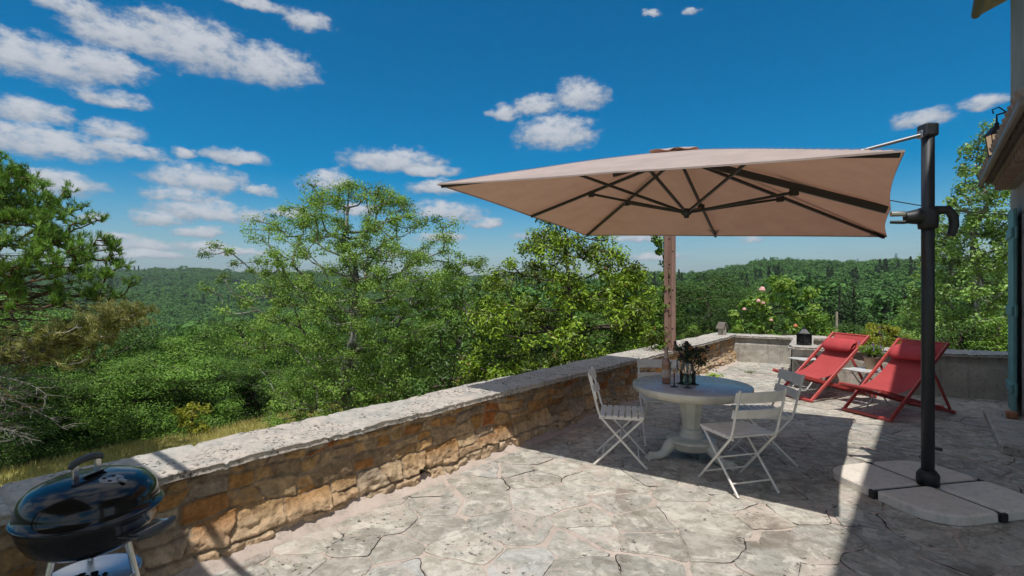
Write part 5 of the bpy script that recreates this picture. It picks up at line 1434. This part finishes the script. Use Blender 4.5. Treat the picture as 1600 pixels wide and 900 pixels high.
# ------------------------------------------------------------------ sky, sun, camera
W = bpy.data.worlds.new('World'); S.world = W; W.use_nodes = True
nt = W.node_tree; nt.nodes.clear(); t = NT(nt)
SUN_EL = math.atan2(1, math.hypot(SX, SY)); SUN_AZ = math.atan2(-SX, -SY)      # azimuth from +Y towards +X
sky = t.n('ShaderNodeTexSky', sky_type='NISHITA', sun_disc=False, sun_elevation=SUN_EL, sun_rotation=SUN_AZ, air_density=1.0, dust_density=.6, ozone_density=2.2)
hs = t.n('ShaderNodeHueSaturation', i={'Hue': .4935, 'Saturation': 1.75, 'Value': .88, 'Color': sky.outputs[0]}).outputs[0]
SKY_STR = .105
tc = t.n('ShaderNodeTexCoord').outputs['Generated']
sep = t.n('ShaderNodeSeparateXYZ', i={0: tc})
az = t.math('ARCTAN2', sep.outputs[0], sep.outputs[1]); el = t.math('ARCSINE', sep.outputs[2])
clouds = [(60, 98, 125, 36), (165, 108, 70, 26), (190, 62, 85, 28), (300, 78, 105, 42), (415, 108, 80, 32), (110, 14, 60, 17), (245, 28, 40, 10), (390, 6, 75, 12), (478, 35, 36, 16), (180, 159, 62, 14), (45, 178, 65, 22), (70, 228, 110, 30), (195, 237, 70, 18), (175, 206, 55, 15),
          (95, 290, 65, 22), (310, 284, 75, 26), (280, 310, 60, 14), (330, 335, 100, 17), (455, 334, 42, 12), (372, 248, 50, 11), (615, 256, 78, 20), (672, 268, 45, 9), (515, 287, 45, 17), (690, 295, 52, 14), (697, 334, 60, 17), (690, 372, 38, 9), (868, 214, 62, 28), (908, 154, 42, 24), (838, 168, 34, 16), (788, 178, 22, 12),
          (1440, 187, 54, 14), (1535, 162, 40, 13), (1015, 20, 15, 5), (1080, 22, 13, 6), (205, 385, 75, 13), (185, 372, 40, 10), (312, 364, 42, 10), (315, 385, 40, 9), (990, 374, 40, 8), (850, 372, 45, 8), (1176, 374, 24, 6), (560, 330, 40, 12), (290, 238, 22, 9), (1030, 400, 45, 7), (245, 345, 45, 12), (400, 300, 30, 10), (365, 395, 60, 8), (620, 395, 50, 7), (760, 350, 30, 9), (230, 400, 80, 9), (140, 345, 30, 10),
          (-120, 130, 110, 45), (-160, 300, 100, 30), (-300, 220, 140, 40), (1700, 210, 90, 18), (1850, 330, 120, 20), (-700, 250, 260, 40), (2600, 260, 260, 40)]
nx = t.n('ShaderNodeCombineXYZ', i={0: t.math('MULTIPLY', az, 1.0), 1: t.math('MULTIPLY', el, 1.7), 2: 0.0}).outputs[0]
w1 = t.n('ShaderNodeTexNoise', i={'Vector': nx, 'Scale': 22.0, 'Detail': 5.0, 'Roughness': .6})
wsep = t.n('ShaderNodeSeparateColor', i={0: w1.outputs['Color']})
azw = t.math('MULTIPLY_ADD', t.math('SUBTRACT', wsep.outputs[0], .5), .055, az); elw = t.math('MULTIPLY_ADD', t.math('SUBTRACT', wsep.outputs[1], .5), .028, el)
fine = t.noise(nx, 38.0, 10, .64); big = t.noise(nx, 17.0, 4, .55)
acc = None; accy = None
for (px, py, w, h) in clouds:
    q = (px-800)/F; a0 = math.atan(q); e0 = math.atan((450-py)/math.hypot(F, px-800))
    wa = 1.06*w/(F*(1+q*q)); he = 1.12*h/(F*math.sqrt(1+q*q))
    dx = t.math('MULTIPLY_ADD', azw, 1/wa, -a0/wa); dy = t.math('MULTIPLY_ADD', elw, 1/he, -e0/he)
    dyd = t.math('MAXIMUM', dy, t.math('MULTIPLY', dy, -1.55))          # flatter base
    v = t.math('SUBTRACT', 1.0, t.math('ADD', t.math('MULTIPLY', dx, dx), t.math('MULTIPLY', dyd, dyd)))
    vy = t.math('MULTIPLY_ADD', dy, .5, v)
    if acc is None: acc, accy = v, vy
    else: acc = t.math('SMOOTH_MAX', acc, v, .25); accy = t.math('SMOOTH_MAX', accy, vy, .25)
dens = t.math('ADD', acc, t.math('MULTIPLY_ADD', fine, 2.7, -1.27))
dens = t.math('ADD', dens, t.math('MULTIPLY_ADD', big, .8, -.4))
alpha = t.math('MULTIPLY', t.ramp(dens, -.35, 1.05), .93)
lit = t.ramp(t.math('ADD', t.math('SUBTRACT', accy, t.math('MULTIPLY', acc, .55)), t.math('MULTIPLY_ADD', fine, 1.0, -.5)), -.25, .85)
ccol = t.mix(lit, (2.7, 3.1, 3.7), (5.3, 5.5, 5.85))
# thin bright veil low over the horizon
veil = t.math('MULTIPLY', t.ramp(el, .16, .0), t.math('MULTIPLY_ADD', t.noise(t.n('ShaderNodeMapping', i={'Vector': nx, 'Scale': (1, 5, 1)}).outputs[0], 5.0, 5, .6), .7, .35, clamp=True))
skyc = t.mix(t.math('MULTIPLY', veil, .85), hs, (1.55, 2.6, 3.9))
# added bright cloud outside the view, overhead and behind, to lift light in shade
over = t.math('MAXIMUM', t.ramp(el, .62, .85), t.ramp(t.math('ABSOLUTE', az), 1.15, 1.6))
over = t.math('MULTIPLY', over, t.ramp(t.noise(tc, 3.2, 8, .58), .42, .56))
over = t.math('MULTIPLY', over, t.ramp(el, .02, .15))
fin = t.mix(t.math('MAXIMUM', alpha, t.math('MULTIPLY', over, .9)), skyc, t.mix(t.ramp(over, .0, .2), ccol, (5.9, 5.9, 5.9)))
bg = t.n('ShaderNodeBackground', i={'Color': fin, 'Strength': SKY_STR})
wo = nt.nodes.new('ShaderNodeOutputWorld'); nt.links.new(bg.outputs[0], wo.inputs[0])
W.cycles.sampling_method = 'MANUAL'; W.cycles.sample_map_resolution = 512

sl = bpy.data.lights.new('sun', 'SUN'); sl.energy = 3.6; sl.angle = R(.53); sl.color = (1.0, .965, .91)
so = bpy.data.objects.new('sun', sl); COL.objects.link(so)
so.rotation_euler = Vector((SX, SY, -1)).to_track_quat('-Z', 'Y').to_euler()

cd = bpy.data.cameras.new('camera'); cd.sensor_width = 36; cd.lens = F/1600*36; cd.clip_start = .05; cd.clip_end = 12000
co = bpy.data.objects.new('camera', cd); COL.objects.link(co); co.location = (0, 0, H); co.rotation_euler = (R(90), 0, 0); S.camera = co

S.view_settings.view_transform = 'Standard'; S.view_settings.look = 'None'; S.view_settings.exposure = .15; S.view_settings.gamma = 1
S.cycles.max_bounces = 8; S.cycles.diffuse_bounces = 3; S.cycles.glossy_bounces = 4; S.cycles.transmission_bounces = 4; S.cycles.transparent_max_bounces = 12
S.cycles.use_denoising = True; S.cycles.use_adaptive_sampling = True; S.cycles.adaptive_threshold = .02
S.cycles.caustics_reflective = False; S.cycles.caustics_refractive = False
